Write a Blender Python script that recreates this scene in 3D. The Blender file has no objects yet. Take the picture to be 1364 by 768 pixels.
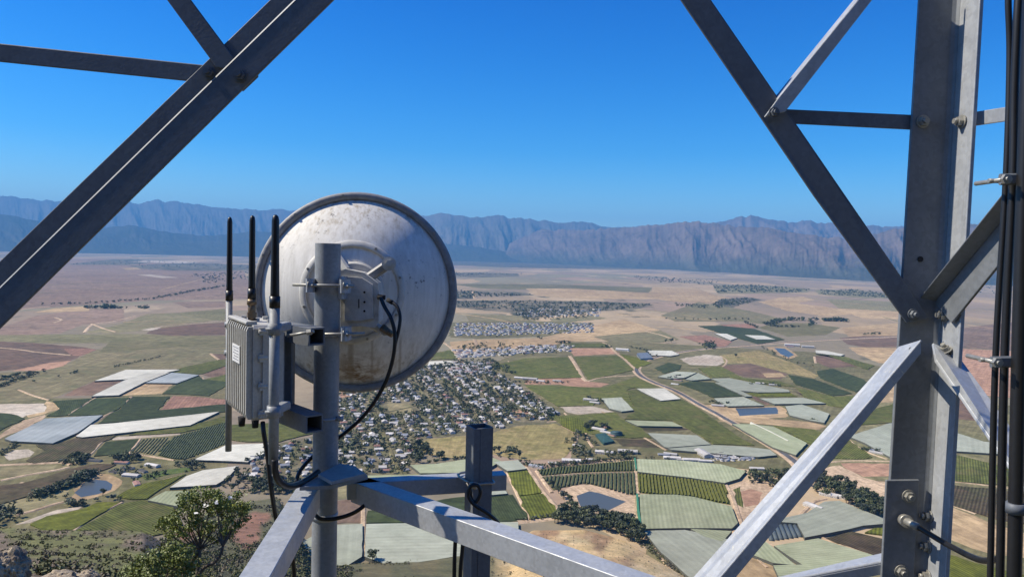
import bpy, bmesh, math, random
import numpy as np
from mathutils import Vector, Matrix
rng = np.random.default_rng(7); random.seed(7)
S = bpy.context.scene; COL = S.collection
rad = math.radians
GZ = -300.0                      # level of the valley floor; the camera is at the origin
F = 1000.0
PITCH = math.atan(49/1000); ROLL = rad(1.4)
M = Matrix.Rotation(math.pi/2-PITCH, 3, 'X') @ Matrix.Rotation(ROLL, 3, 'Z')
CC = (682.0, 384.0)
def ray(px, py): return M @ Vector(((px-CC[0])/F, -(py-CC[1])/F, -1.0))
def W(px, py, d): return ray(px, py)*d
def on_plane(px, py, z=GZ):
    r = ray(px, py)
    return r*(z/r.z)
def horizon(px): return 335+0.0244*(px-682)

# ------------------------------------------------------------------ camera, world, light
cam = bpy.data.cameras.new('camera'); co = bpy.data.objects.new('camera', cam); COL.objects.link(co)
co.matrix_world = M.to_4x4(); cam.sensor_width = 36; cam.lens = 36*F/1364
cam.clip_start = 0.05; cam.clip_end = 150000; S.camera = co
SUN_EL = 48.0
sv = Vector((-math.cos(rad(SUN_EL)), 0.02, math.sin(rad(SUN_EL)))).normalized()
sl = bpy.data.lights.new('sun', 'SUN'); sl.energy = 5.0; sl.angle = rad(0.5); sl.color = (1.0, 0.90, 0.74)
so = bpy.data.objects.new('sun', sl); COL.objects.link(so)
so.rotation_euler = sv.to_track_quat('Z', 'Y').to_euler()
so.location = (-6, 0, 8)
w = bpy.data.worlds.new('World'); S.world = w; w.use_nodes = True
nt = w.node_tree; nt.nodes.clear()
out = nt.nodes.new('ShaderNodeOutputWorld'); bg = nt.nodes.new('ShaderNodeBackground')
sky = nt.nodes.new('ShaderNodeTexSky'); sky.sky_type = 'NISHITA'; sky.sun_disc = False
sky.sun_elevation = rad(SUN_EL); sky.sun_rotation = rad(-90); sky.altitude = 900
sky.air_density = 1.0; sky.dust_density = 1.1; sky.ozone_density = 3.0
hs = nt.nodes.new('ShaderNodeHueSaturation'); hs.inputs['Saturation'].default_value = 1.45
nt.links.new(sky.outputs[0], hs.inputs['Color']); tn = nt.nodes.new('ShaderNodeMix'); tn.data_type = 'RGBA'; tn.blend_type = 'MULTIPLY'; tn.inputs[0].default_value = 1.0
tc = nt.nodes.new('ShaderNodeTexCoord'); sz = nt.nodes.new('ShaderNodeSeparateXYZ'); nt.links.new(tc.outputs['Generated'], sz.inputs[0])
rp = nt.nodes.new('ShaderNodeValToRGB'); e = rp.color_ramp.elements        # deep blue overhead, paler towards the horizon
e[0].position = 0.02; e[0].color = (0.85, 0.98, 1.05, 1); e[1].position = 0.34; e[1].color = (0.04, 0.57, 0.93, 1)
q_ = e.new(0.13); q_.color = (0.30, 0.74, 0.98, 1)
nt.links.new(sz.outputs['Z'], rp.inputs[0]); nt.links.new(rp.outputs[0], tn.inputs[7])
nt.links.new(hs.outputs[0], tn.inputs[6]); nt.links.new(tn.outputs[2], bg.inputs[0])
bg.inputs[1].default_value = 0.142
nt.links.new(bg.outputs[0], out.inputs[0])
S.view_settings.view_transform = 'Standard'; S.view_settings.look = 'None'
S.view_settings.exposure = 0.36; S.view_settings.gamma = 1.0; S.view_settings.use_curve_mapping = False
S.render.engine = 'CYCLES'; S.cycles.use_denoising = True
S.cycles.max_bounces = 5; S.cycles.diffuse_bounces = 2; S.cycles.glossy_bounces = 3
S.cycles.volume_bounces = 0; S.cycles.transparent_max_bounces = 8

# ------------------------------------------------------------------ materials
def new_mat(name):
    m = bpy.data.materials.new(name); m.use_nodes = True
    return m, m.node_tree, m.node_tree.nodes['Principled BSDF']
def N(nt, t, **kw):
    n = nt.nodes.new(t)
    for k, v in kw.items(): setattr(n, k, v)
    return n
def noise(nt, vec, scale, detail=4, rough=0.55):
    n = N(nt, 'ShaderNodeTexNoise'); n.inputs['Scale'].default_value = scale
    n.inputs['Detail'].default_value = detail; n.inputs['Roughness'].default_value = rough
    if vec is not None: nt.links.new(vec, n.inputs['Vector'])
    return n.outputs['Fac']
def ramp(nt, fac, p0, p1, c0=(0,0,0,1), c1=(1,1,1,1)):
    r = N(nt, 'ShaderNodeValToRGB'); r.color_ramp.elements[0].position = p0; r.color_ramp.elements[1].position = p1
    r.color_ramp.elements[0].color = c0; r.color_ramp.elements[1].color = c1
    nt.links.new(fac, r.inputs[0]); return r.outputs[0]
def mix(nt, fac, a, b, mode='MIX'):
    n = N(nt, 'ShaderNodeMix', data_type='RGBA', blend_type=mode)
    for sock, v in ((n.inputs[0], fac), (n.inputs[6], a), (n.inputs[7], b)):
        if isinstance(v, (int, float)): sock.default_value = v
        elif isinstance(v, tuple): sock.default_value = (v+(1,))[:4]
        else: nt.links.new(v, sock)
    return n.outputs[2]
def bump(nt, b, h, strength=0.3, dist=0.01):
    n = N(nt, 'ShaderNodeBump'); n.inputs['Strength'].default_value = strength; n.inputs['Distance'].default_value = dist
    nt.links.new(h, n.inputs['Height']); nt.links.new(n.outputs[0], b.inputs['Normal'])
def hvary(nt, col, amt=0.12, sat=0.1):
    oi = N(nt, 'ShaderNodeObjectInfo'); h = N(nt, 'ShaderNodeHueSaturation')
    mr = N(nt, 'ShaderNodeMapRange'); mr.inputs[3].default_value = 1-amt; mr.inputs[4].default_value = 1+amt
    nt.links.new(oi.outputs['Random'], mr.inputs[0]); nt.links.new(mr.outputs[0], h.inputs['Value'])
    nt.links.new(col, h.inputs['Color']); return h.outputs[0]
def pos(nt): return N(nt, 'ShaderNodeNewGeometry').outputs['Position']
def objc(nt): return N(nt, 'ShaderNodeTexCoord').outputs['Object']

def land(name, a, b, big=0.004, small=0.05, stripe=None, samt=0.25, c=None, rough=0.95, third=0.0):
    """soil / crop / net: two colours mixed by world noise, plus rows along the object's own Y"""
    m, t, p = new_mat(name); P = pos(t)
    f = ramp(t, noise(t, P, big, 5, 0.6), 0.36, 0.64)
    colr = mix(t, f, a, b)
    am = 0.13 if 'net' in name else 0.36
    f2 = ramp(t, noise(t, P, small, 6, 0.75), 0.34, 0.66, (1-am,)*3+(1,), (1+am,)*3+(1,))
    colr = mix(t, 1.0, colr, f2, 'MULTIPLY')
    sm = N(t, 'ShaderNodeMapping'); sm.inputs['Scale'].default_value = (0.16, 0.006, 0.1); t.links.new(objc(t), sm.inputs[0])
    f4 = ramp(t, noise(t, sm.outputs[0], 1.0, 4, 0.65), 0.3, 0.7, (1-am*0.6,)*3+(1,), (1+am*0.6,)*3+(1,))
    colr = mix(t, 1.0, colr, f4, 'MULTIPLY')
    f5 = ramp(t, noise(t, P, 0.0022, 5, 0.65), 0.32, 0.68, (0.84, 0.82, 0.80, 1), (1.15, 1.16, 1.16, 1))
    colr = mix(t, 1.0, colr, f5, 'MULTIPLY')
    if c is not None:
        f3 = ramp(t, noise(t, P, big*3.3, 4, 0.65), 0.52, 0.68)
        mm = N(t, 'ShaderNodeMath', operation='MULTIPLY'); t.links.new(f3, mm.inputs[0]); mm.inputs[1].default_value = 0.8
        colr = mix(t, mm.outputs[0], colr, c)
    if stripe:
        wv = N(t, 'ShaderNodeTexWave', wave_type='BANDS', bands_direction='X'); wv.inputs['Scale'].default_value = 2*math.pi/20/stripe
        wv.inputs['Distortion'].default_value = 0.6; wv.inputs['Detail'].default_value = 2; wv.inputs['Detail Scale'].default_value = 0.4
        t.links.new(objc(t), wv.inputs['Vector'])
        s = ramp(t, wv.outputs['Fac'], 0.2, 0.8, (1-samt,)*3+(1,), (1+samt*0.6,)*3+(1,))
        colr = mix(t, 1.0, colr, s, 'MULTIPLY')
    colr = hvary(t, colr)
    t.links.new(colr, p.inputs['Base Color']); p.inputs['Roughness'].default_value = rough
    p.inputs['Specular IOR Level'].default_value = 0.15
    return m
MT = {}
def steel(name, base=(0.40, 0.42, 0.44), rough=0.5, metal=0.25, scale=1.0, stain=(0.27, 0.265, 0.25)):
    m, t, p = new_mat(name); P = pos(t)
    v = N(t, 'ShaderNodeTexVoronoi'); v.inputs['Scale'].default_value = 90*scale; t.links.new(P, v.inputs['Vector'])
    sp = ramp(t, v.outputs['Color'], 0.0, 1.0, (0.88,)*3+(1,), (1.1,)*3+(1,))
    n1 = ramp(t, noise(t, P, 6*scale, 8, 0.7), 0.3, 0.72, (0.84, 0.84, 0.85, 1), (1.10, 1.10, 1.10, 1))
    c = mix(t, 1.0, mix(t, 1.0, base, sp, 'MULTIPLY'), n1, 'MULTIPLY')
    st = N(t, 'ShaderNodeMapping'); st.inputs['Scale'].default_value = (14, 14, 1.6); t.links.new(P, st.inputs[0])
    f = ramp(t, noise(t, st.outputs[0], 3*scale, 6, 0.7), 0.56, 0.74)
    mm = N(t, 'ShaderNodeMath', operation='MULTIPLY'); t.links.new(f, mm.inputs[0]); mm.inputs[1].default_value = 0.5
    c = mix(t, mm.outputs[0], c, stain)
    t.links.new(c, p.inputs['Base Color']); p.inputs['Metallic'].default_value = metal
    r = ramp(t, noise(t, P, 18*scale, 5), 0.3, 0.7, (rough-0.1,)*3+(1,), (rough+0.15,)*3+(1,)); t.links.new(r, p.inputs['Roughness'])
    bump(t, p, noise(t, P, 160*scale, 3), 0.12, 0.002)
    return m
MT['steel'] = steel('galvanised_steel')
MT['shade_toned_steel'] = steel('shade_toned_galvanised_steel', (0.140, 0.155, 0.175), 0.6, 0.1, 1.0, (0.115, 0.12, 0.13))  # same zinc, base colour darkened to carry the shade of the unlit members
MT['pole_steel'] = steel('pole_galvanised_steel', (0.27, 0.285, 0.295), 0.55, 0.15, 1.0, (0.21, 0.21, 0.21))
MT['shade_toned_leg_steel'] = steel('shade_toned_leg_galvanised_steel', (0.185, 0.20, 0.215), 0.55, 0.15, 1.0, (0.15, 0.155, 0.16))  # leg's zinc with the shade of its unlit face put into the colour
def scuffed(name):
    m = MT['steel'].copy(); m.name = name; t = m.node_tree; p = t.nodes['Principled BSDF']
    old = p.inputs['Base Color'].links[0].from_socket; P = pos(t)
    mp = N(t, 'ShaderNodeMapping'); mp.inputs['Rotation'].default_value = (0, -math.atan2(315, 267), 0); t.links.new(P, mp.inputs[0])
    m2 = N(t, 'ShaderNodeMapping'); m2.inputs['Scale'].default_value = (9, 120, 120); t.links.new(mp.outputs[0], m2.inputs[0])
    f = ramp(t, noise(t, m2.outputs[0], 1.0, 5, 0.7), 0.60, 0.66); z = ramp(t, noise(t, P, 4.0, 3), 0.46, 0.60)
    t.links.new(mix(t, mix(t, 1.0, f, z, 'MULTIPLY'), old, (0.66, 0.62, 0.47)), p.inputs['Base Color']); return m
MT['scuffed'] = scuffed('scuffed_galvanised_steel')
MT['bolt'] = steel('zinc_bolt', (0.36, 0.35, 0.31), 0.45, 0.5, 3)
MT['cabinet'] = steel('cast_grey_paint', (0.46, 0.45, 0.41), 0.6, 0.0, 1.5, (0.25, 0.19, 0.12))
MT['brass'] = steel('dirty_brass_connector', (0.20, 0.145, 0.09), 0.45, 0.6, 3)
def plain(name, c, rough=0.6, metal=0.0, sc=60, lo=0.8, hi=1.15):
    m, t, p = new_mat(name); P = pos(t)
    n = ramp(t, noise(t, P, sc, 6, 0.65), 0.3, 0.7, (lo,)*3+(1,), (hi,)*3+(1,))
    t.links.new(mix(t, 1.0, c, n, 'MULTIPLY'), p.inputs['Base Color'])
    p.inputs['Roughness'].default_value = rough; p.inputs['Metallic'].default_value = metal
    return m
MT['cable'] = plain('black_cable_sheath', (0.012, 0.012, 0.013), 0.42)
MT['whip'] = plain('black_fibreglass', (0.010, 0.010, 0.012), 0.38)
MT['sticker'] = plain('white_sticker', (0.72, 0.72, 0.70), 0.5)
MT['ink'] = plain('grey_print', (0.22, 0.22, 0.24), 0.6)
MT['radio'] = plain('white_radio_casing', (0.56, 0.55, 0.51), 0.5, 0, 25, 0.75, 1.1)
MT['hole'] = plain('dark_recess', (0.02, 0.02, 0.022), 0.9)
def dish_mat():
    m, t, p = new_mat('weathered_white_dish'); P = objc(t)
    c = mix(t, ramp(t, noise(t, P, 5, 7, 0.65), 0.35, 0.7), (0.82, 0.80, 0.75), (0.70, 0.68, 0.63))
    # ochre lichen near the crown and the foot of the dish, running streaks
    sx = N(t, 'ShaderNodeSeparateXYZ'); t.links.new(P, sx.inputs[0])
    az = N(t, 'ShaderNodeMath', operation='ABSOLUTE'); t.links.new(sx.outputs['Z'], az.inputs[0])
    band = ramp(t, az.outputs[0], 0.16, 0.33)
    st = N(t, 'ShaderNodeMapping'); st.inputs['Scale'].default_value = (16, 16, 2.2); t.links.new(P, st.inputs[0])
    f = ramp(t, noise(t, st.outputs[0], 2.4, 8, 0.75), 0.49, 0.66)
    f = mix(t, 1.0, f, band, 'MULTIPLY')
    c = mix(t, mix(t, 1.0, f, (0.72,)*3, 'MULTIPLY'), c, (0.34, 0.26, 0.14))
    # rust patch low on the bowl and a run-off streak below the hub
    vd = N(t, 'ShaderNodeVectorMath', operation='DISTANCE'); t.links.new(P, vd.inputs[0]); vd.inputs[1].default_value = (0.01, -0.05, -0.345)
    near = ramp(t, vd.outputs['Value'], 0.03, 0.13, (1, 1, 1, 1), (0, 0, 0, 1))
    m3 = N(t, 'ShaderNodeMapping'); m3.inputs['Scale'].default_value = (10, 1, 34); t.links.new(P, m3.inputs[0])
    pat = ramp(t, noise(t, m3.outputs[0], 1.0, 5, 0.7), 0.42, 0.56)
    c = mix(t, mix(t, 1.0, near, pat, 'MULTIPLY'), c, (0.22, 0.125, 0.05))
    for xc, wd_ in ((-0.02, 0.016), (0.07, 0.006), (-0.16, 0.008), (0.19, 0.007)):
        dx = N(t, 'ShaderNodeMath', operation='SUBTRACT'); t.links.new(sx.outputs['X'], dx.inputs[0]); dx.inputs[1].default_value = xc
        ab = N(t, 'ShaderNodeMath', operation='ABSOLUTE'); t.links.new(dx.outputs[0], ab.inputs[0])
        line = ramp(t, ab.outputs[0], wd_*0.4, wd_, (0.6, 0.6, 0.6, 1), (0, 0, 0, 1))
        zm = N(t, 'ShaderNodeMapRange'); zm.inputs[1].default_value = -0.17; zm.inputs[2].default_value = -0.22; t.links.new(sx.outputs['Z'], zm.inputs[0])
        c = mix(t, mix(t, 1.0, line, zm.outputs[0], 'MULTIPLY'), c, (0.36, 0.30, 0.22))
    sk = ramp(t, noise(t, P, 34, 6, 0.8), 0.58, 0.66); zone = ramp(t, noise(t, P, 5.5, 2), 0.46, 0.58)
    c = mix(t, mix(t, 1.0, sk, zone, 'MULTIPLY'), c, (0.045, 0.045, 0.05))
    st2 = N(t, 'ShaderNodeMapping'); st2.inputs['Scale'].default_value = (22, 22, 1.2); t.links.new(P, st2.inputs[0])
    c = mix(t, 1.0, c, ramp(t, noise(t, st2.outputs[0], 2.0, 6, 0.7), 0.3, 0.7, (0.80, 0.79, 0.77, 1), (1.06,)*3+(1,)), 'MULTIPLY')
    t.links.new(c, p.inputs['Base Color']); p.inputs['Roughness'].default_value = 0.62
    bump(t, p, noise(t, P, 60, 4), 0.1, 0.003)
    return m
MT['dish'] = dish_mat()
MT['rim'] = plain('grey_dish_rim', (0.30, 0.30, 0.30), 0.6, 0.1, 30, 0.7, 1.2)

# land
MT['purple'] = land('ploughed_soil', (0.244, 0.165, 0.115), (0.195, 0.140, 0.100), 0.006, 0.03, c=(0.305, 0.207, 0.130))
MT['dpurple'] = land('dark_ploughed_soil', (0.147, 0.103, 0.071), (0.183, 0.115, 0.076), 0.006, 0.03, c=(0.224, 0.138, 0.085))
MT['tan'] = land('dry_stubble', (0.444, 0.316, 0.171), (0.360, 0.253, 0.142), 0.005, 0.03, c=(0.288, 0.207, 0.114))
MT['pale'] = land('pale_bare_sand', (0.50, 0.43, 0.33), (0.42, 0.34, 0.25), 0.01, 0.08)
MT['road'] = land('dirt_road', (0.506, 0.374, 0.240), (0.414, 0.297, 0.190), 0.02, 0.15)
MT['asphalt'] = land('worn_asphalt', (0.13, 0.13, 0.13), (0.10, 0.10, 0.105), 0.02, 0.2)
MT['olive'] = land('grey_pasture', (0.198, 0.178, 0.090), (0.252, 0.207, 0.109), 0.006, 0.04, c=(0.144, 0.144, 0.067))
MT['khaki'] = land('dry_pasture', (0.205, 0.175, 0.088), (0.155, 0.142, 0.066), 0.006, 0.04, c=(0.115, 0.112, 0.046))
MT['meadow'] = land('mottled_meadow', (0.246, 0.207, 0.081), (0.336, 0.254, 0.119), 0.012, 0.06, c=(0.157, 0.143, 0.052))
MT['red'] = land('red_clay_soil', (0.31, 0.175, 0.12), (0.27, 0.155, 0.105), 0.008, 0.05, stripe=6, samt=0.10)
MT['orange'] = land('orange_clay_soil', (0.42, 0.245, 0.155), (0.37, 0.22, 0.14), 0.01, 0.05)
MT['net'] = land('white_shade_net', (0.60, 0.575, 0.475), (0.54, 0.52, 0.425), 0.01, 0.05, stripe=9, samt=0.04)
MT['netgrey'] = land('grey_shade_net', (0.35, 0.36, 0.275), (0.31, 0.325, 0.245), 0.012, 0.05, stripe=8, samt=0.05)
MT['netgreen'] = land('pale_green_shade_net', (0.36, 0.375, 0.235), (0.30, 0.325, 0.19), 0.012, 0.06, stripe=5, samt=0.10)
MT['netsilver'] = land('silver_shade_net', (0.40, 0.42, 0.39), (0.29, 0.315, 0.295), 0.008, 0.03, stripe=11, samt=0.06, rough=0.6)
MT['vine'] = land('vine_leaves', (0.094, 0.105, 0.026), (0.127, 0.132, 0.034), 0.008, 0.08, stripe=3.5, samt=0.35, c=(0.160, 0.138, 0.050))
MT['dvine'] = land('dark_vine_leaves', (0.044, 0.058, 0.022), (0.062, 0.074, 0.028), 0.008, 0.08, stripe=3.0, samt=0.2)
MT['lime'] = land('yellow_green_vine_leaves', (0.125, 0.130, 0.018), (0.098, 0.110, 0.018), 0.012, 0.09, stripe=4, samt=0.28)
MT['bvine'] = land('bronzed_vine_leaves', (0.085, 0.062, 0.036), (0.072, 0.068, 0.030), 0.012, 0.08, stripe=4, samt=0.35, c=(0.125, 0.085, 0.05))
MT['lawn'] = land('watered_grass', (0.08, 0.12, 0.03), (0.11, 0.13, 0.04), 0.02, 0.08)
MT['farwood'] = land('dark_tree_cover', (0.055, 0.06, 0.035), (0.22, 0.18, 0.12), 0.009, 0.03, c=(0.09, 0.09, 0.055))
MT['townsoil'] = land('town_gardens', (0.135, 0.125, 0.065), (0.20, 0.165, 0.105), 0.012, 0.06, c=(0.085, 0.09, 0.04))
MT['rowvine'] = plain('vine_row_leaves', (0.062, 0.075, 0.022), 0.9, 0, 0.25, 0.6, 1.4)
MT['limerow'] = plain('yellow_vine_row_leaves', (0.125, 0.125, 0.014), 0.9, 0, 0.25, 0.65, 1.35)
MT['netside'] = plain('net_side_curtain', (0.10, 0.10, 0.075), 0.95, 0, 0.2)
MT['mesh_green'] = plain('green_windbreak_mesh', (0.05, 0.20, 0.10), 0.7, 0, 0.2)
def water_mat():
    m, t, p = new_mat('dam_water'); P = pos(t)
    t.links.new(mix(t, noise(t, P, 0.02, 3), (0.075, 0.085, 0.085), (0.095, 0.105, 0.10)), p.inputs['Base Color'])
    p.inputs['Roughness'].default_value = 0.3; p.inputs['Specular IOR Level'].default_value = 0.16; bump(t, p, noise(t, P, 0.8, 3), 0.15, 0.2); return m
MT['water'] = water_mat()
def ground_mat():
    m, t, p = new_mat('valley_soil'); P = pos(t)
    mp = N(t, 'ShaderNodeMapping'); mp.inputs['Scale'].default_value = (1, 0.55, 1); mp.inputs['Rotation'].default_value = (0, 0, 0.5); t.links.new(P, mp.inputs[0])
    v = N(t, 'ShaderNodeTexVoronoi'); v.inputs['Scale'].default_value = 0.0016; v.inputs['Randomness'].default_value = 0.9
    wn = N(t, 'ShaderNodeTexNoise'); wn.inputs['Scale'].default_value = 0.003; wn.inputs['Detail'].default_value = 4
    t.links.new(mp.outputs[0], wn.inputs['Vector'])
    ad = N(t, 'ShaderNodeVectorMath', operation='MULTIPLY_ADD'); ad.inputs[1].default_value = (260, 260, 0)
    t.links.new(wn.outputs['Color'], ad.inputs[0]); t.links.new(mp.outputs[0], ad.inputs[2]); t.links.new(ad.outputs[0], v.inputs['Vector'])
    sep = N(t, 'ShaderNodeSeparateColor'); t.links.new(v.outputs['Color'], sep.inputs[0])
    r = N(t, 'ShaderNodeValToRGB'); r.color_ramp.interpolation = 'CONSTANT'
    cols = [(0, (0.42, 0.305, 0.18)), (0.22, (0.33, 0.245, 0.165)), (0.42, (0.47, 0.35, 0.21)), (0.6, (0.26, 0.215, 0.14)), (0.75, (0.36, 0.255, 0.175)), (0.9, (0.27, 0.235, 0.145))]
    el = r.color_ramp.elements
    while len(el) < len(cols): el.new(0.5)
    for e, (q, c) in zip(el, cols): e.position = q; e.color = c+(1,)
    t.links.new(sep.outputs[0], r.inputs[0])
    c = r.outputs[0]
    f = ramp(t, noise(t, mp.outputs[0], 0.0011, 6, 0.65), 0.40, 0.62); c = mix(t, mix(t, 1.0, f, (0.75,)*3, 'MULTIPLY'), c, (0.20, 0.17, 0.12))
    f = ramp(t, noise(t, mp.outputs[0], 0.0032, 7, 0.7), 0.60, 0.68); c = mix(t, mix(t, 1.0, f, (0.8,)*3, 'MULTIPLY'), c, (0.075, 0.08, 0.05))
    f = ramp(t, noise(t, mp.outputs[0], 0.0021, 5, 0.6), 0.62, 0.72); c = mix(t, mix(t, 1.0, f, (0.7,)*3, 'MULTIPLY'), c, (0.56, 0.43, 0.27))
    c = mix(t, 1.0, c, ramp(t, noise(t, P, 0.03, 6, 0.7), 0.25, 0.75, (0.78,)*3+(1,), (1.2,)*3+(1,)), 'MULTIPLY')
    t.links.new(c, p.inputs['Base Color']); p.inputs['Roughness'].default_value = 0.97; p.inputs['Specular IOR Level'].default_value = 0.1
    return m
MT['ground'] = ground_mat()
def mountain_mat(name, a, b):
    m, t, p = new_mat(name); P = pos(t)
    c = mix(t, ramp(t, noise(t, P, 0.0011, 6, 0.65), 0.35, 0.65), a, b)
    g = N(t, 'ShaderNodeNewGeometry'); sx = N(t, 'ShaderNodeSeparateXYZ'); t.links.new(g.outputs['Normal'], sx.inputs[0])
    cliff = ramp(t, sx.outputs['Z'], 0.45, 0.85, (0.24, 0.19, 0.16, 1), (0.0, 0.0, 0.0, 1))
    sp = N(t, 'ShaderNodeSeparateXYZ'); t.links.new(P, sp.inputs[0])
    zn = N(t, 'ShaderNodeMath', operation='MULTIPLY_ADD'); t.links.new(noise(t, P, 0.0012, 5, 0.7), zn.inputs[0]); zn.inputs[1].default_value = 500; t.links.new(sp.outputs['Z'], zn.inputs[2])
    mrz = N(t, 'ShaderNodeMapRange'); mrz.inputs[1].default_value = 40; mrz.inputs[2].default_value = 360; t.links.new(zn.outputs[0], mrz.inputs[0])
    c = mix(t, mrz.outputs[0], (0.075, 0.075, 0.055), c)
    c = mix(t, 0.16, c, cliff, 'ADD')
    c = mix(t, 1.0, c, ramp(t, noise(t, P, 0.006, 7, 0.7), 0.25, 0.75, (0.65,)*3+(1,), (1.3,)*3+(1,)), 'MULTIPLY')
    t.links.new(c, p.inputs['Base Color']); p.inputs['Roughness'].default_value = 1.0; p.inputs['Specular IOR Level'].default_value = 0
    return m
MT['mtn'] = mountain_mat('mountain_rock_and_fynbos', (0.11, 0.08, 0.064), (0.175, 0.125, 0.095))
MT['mtnd'] = mountain_mat('dark_mountain_slopes', (0.10, 0.095, 0.08), (0.15, 0.125, 0.105))
MT['mtnv'] = mountain_mat('dark_low_mountain', (0.05, 0.052, 0.042), (0.08, 0.075, 0.06))
def leaf_mat(name, a, b, rough=0.65, trans=0.0, sc=0.15):
    m, t, p = new_mat(name); P = pos(t)
    c = mix(t, ramp(t, noise(t, P, sc, 4, 0.7), 0.35, 0.65), a, b)
    c = hvary(t, c, 0.25)
    t.links.new(c, p.inputs['Base Color']); p.inputs['Roughness'].default_value = rough
    return m
MT['crown'] = leaf_mat('tree_foliage', (0.042, 0.055, 0.017), (0.078, 0.088, 0.027))
MT['crown3'] = leaf_mat('light_green_foliage', (0.070, 0.085, 0.026), (0.11, 0.115, 0.04))
MT['crown2'] = leaf_mat('grey_green_foliage', (0.042, 0.054, 0.032), (0.062, 0.070, 0.038))
MT['scrub'] = leaf_mat('hillside_scrub_leaves', (0.085, 0.095, 0.03), (0.125, 0.125, 0.04), sc=0.3)
MT['scrub2'] = leaf_mat('grey_scrub_leaves', (0.14, 0.115, 0.07), (0.095, 0.09, 0.05), sc=0.3)
MT['bushleaf'] = leaf_mat('glossy_bush_leaves', (0.115, 0.155, 0.02), (0.21, 0.235, 0.042), 0.5, sc=2.0)
MT['bark'] = plain('grey_bark', (0.13, 0.105, 0.08), 0.9, 0, 12, 0.6, 1.3)
MT['flower'] = plain('white_blossom', (0.75, 0.74, 0.68), 0.7)
MT['wall'] = leaf_mat('plastered_wall', (0.50, 0.46, 0.40), (0.62, 0.58, 0.52), 0.85)
MT['roofw'] = leaf_mat('pale_metal_roof', (0.43, 0.40, 0.35), (0.60, 0.56, 0.50), 0.7)
MT['roofg'] = leaf_mat('grey_metal_roof', (0.24, 0.25, 0.27), (0.33, 0.34, 0.35), 0.55)
MT['roofr'] = leaf_mat('red_brown_tile_roof', (0.24, 0.12, 0.09), (0.31, 0.17, 0.125), 0.8)
MT['roofd'] = leaf_mat('dark_thatch_roof', (0.07, 0.065, 0.06), (0.11, 0.10, 0.09), 0.9)
def rock_mat():
    m, t, p = new_mat('lichen_rock'); P = pos(t)
    c = mix(t, ramp(t, noise(t, P, 2.2, 7, 0.7), 0.35, 0.62), (0.15, 0.12, 0.095), (0.52, 0.42, 0.28))
    c = mix(t, ramp(t, noise(t, P, 7, 5, 0.7), 0.58, 0.66), c, (0.06, 0.055, 0.05))
    t.links.new(c, p.inputs['Base Color']); p.inputs['Roughness'].default_value = 0.95
    bump(t, p, noise(t, P, 9, 8, 0.7), 0.8, 0.08); return m
MT['rock'] = rock_mat()
def hill_mat():
    m, t, p = new_mat('hillside_soil_and_grass'); P = pos(t)
    at = N(t, 'ShaderNodeAttribute', attribute_name='zone', attribute_type='GEOMETRY')
    c = mix(t, 1.0, at.outputs['Color'], ramp(t, noise(t, P, 0.05, 7, 0.75), 0.28, 0.72, (0.55, 0.58, 0.5, 1), (1.45, 1.4, 1.4, 1)), 'MULTIPLY')
    c = mix(t, 1.0, c, ramp(t, noise(t, P, 0.35, 7, 0.75), 0.28, 0.72, (0.6,)*3+(1,), (1.35,)*3+(1,)), 'MULTIPLY')
    t.links.new(c, p.inputs['Base Color']); p.inputs['Roughness'].default_value = 0.97
    bump(t, p, noise(t, P, 0.5, 8, 0.7), 0.8, 1.0); return m
MT['hill'] = hill_mat()

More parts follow.
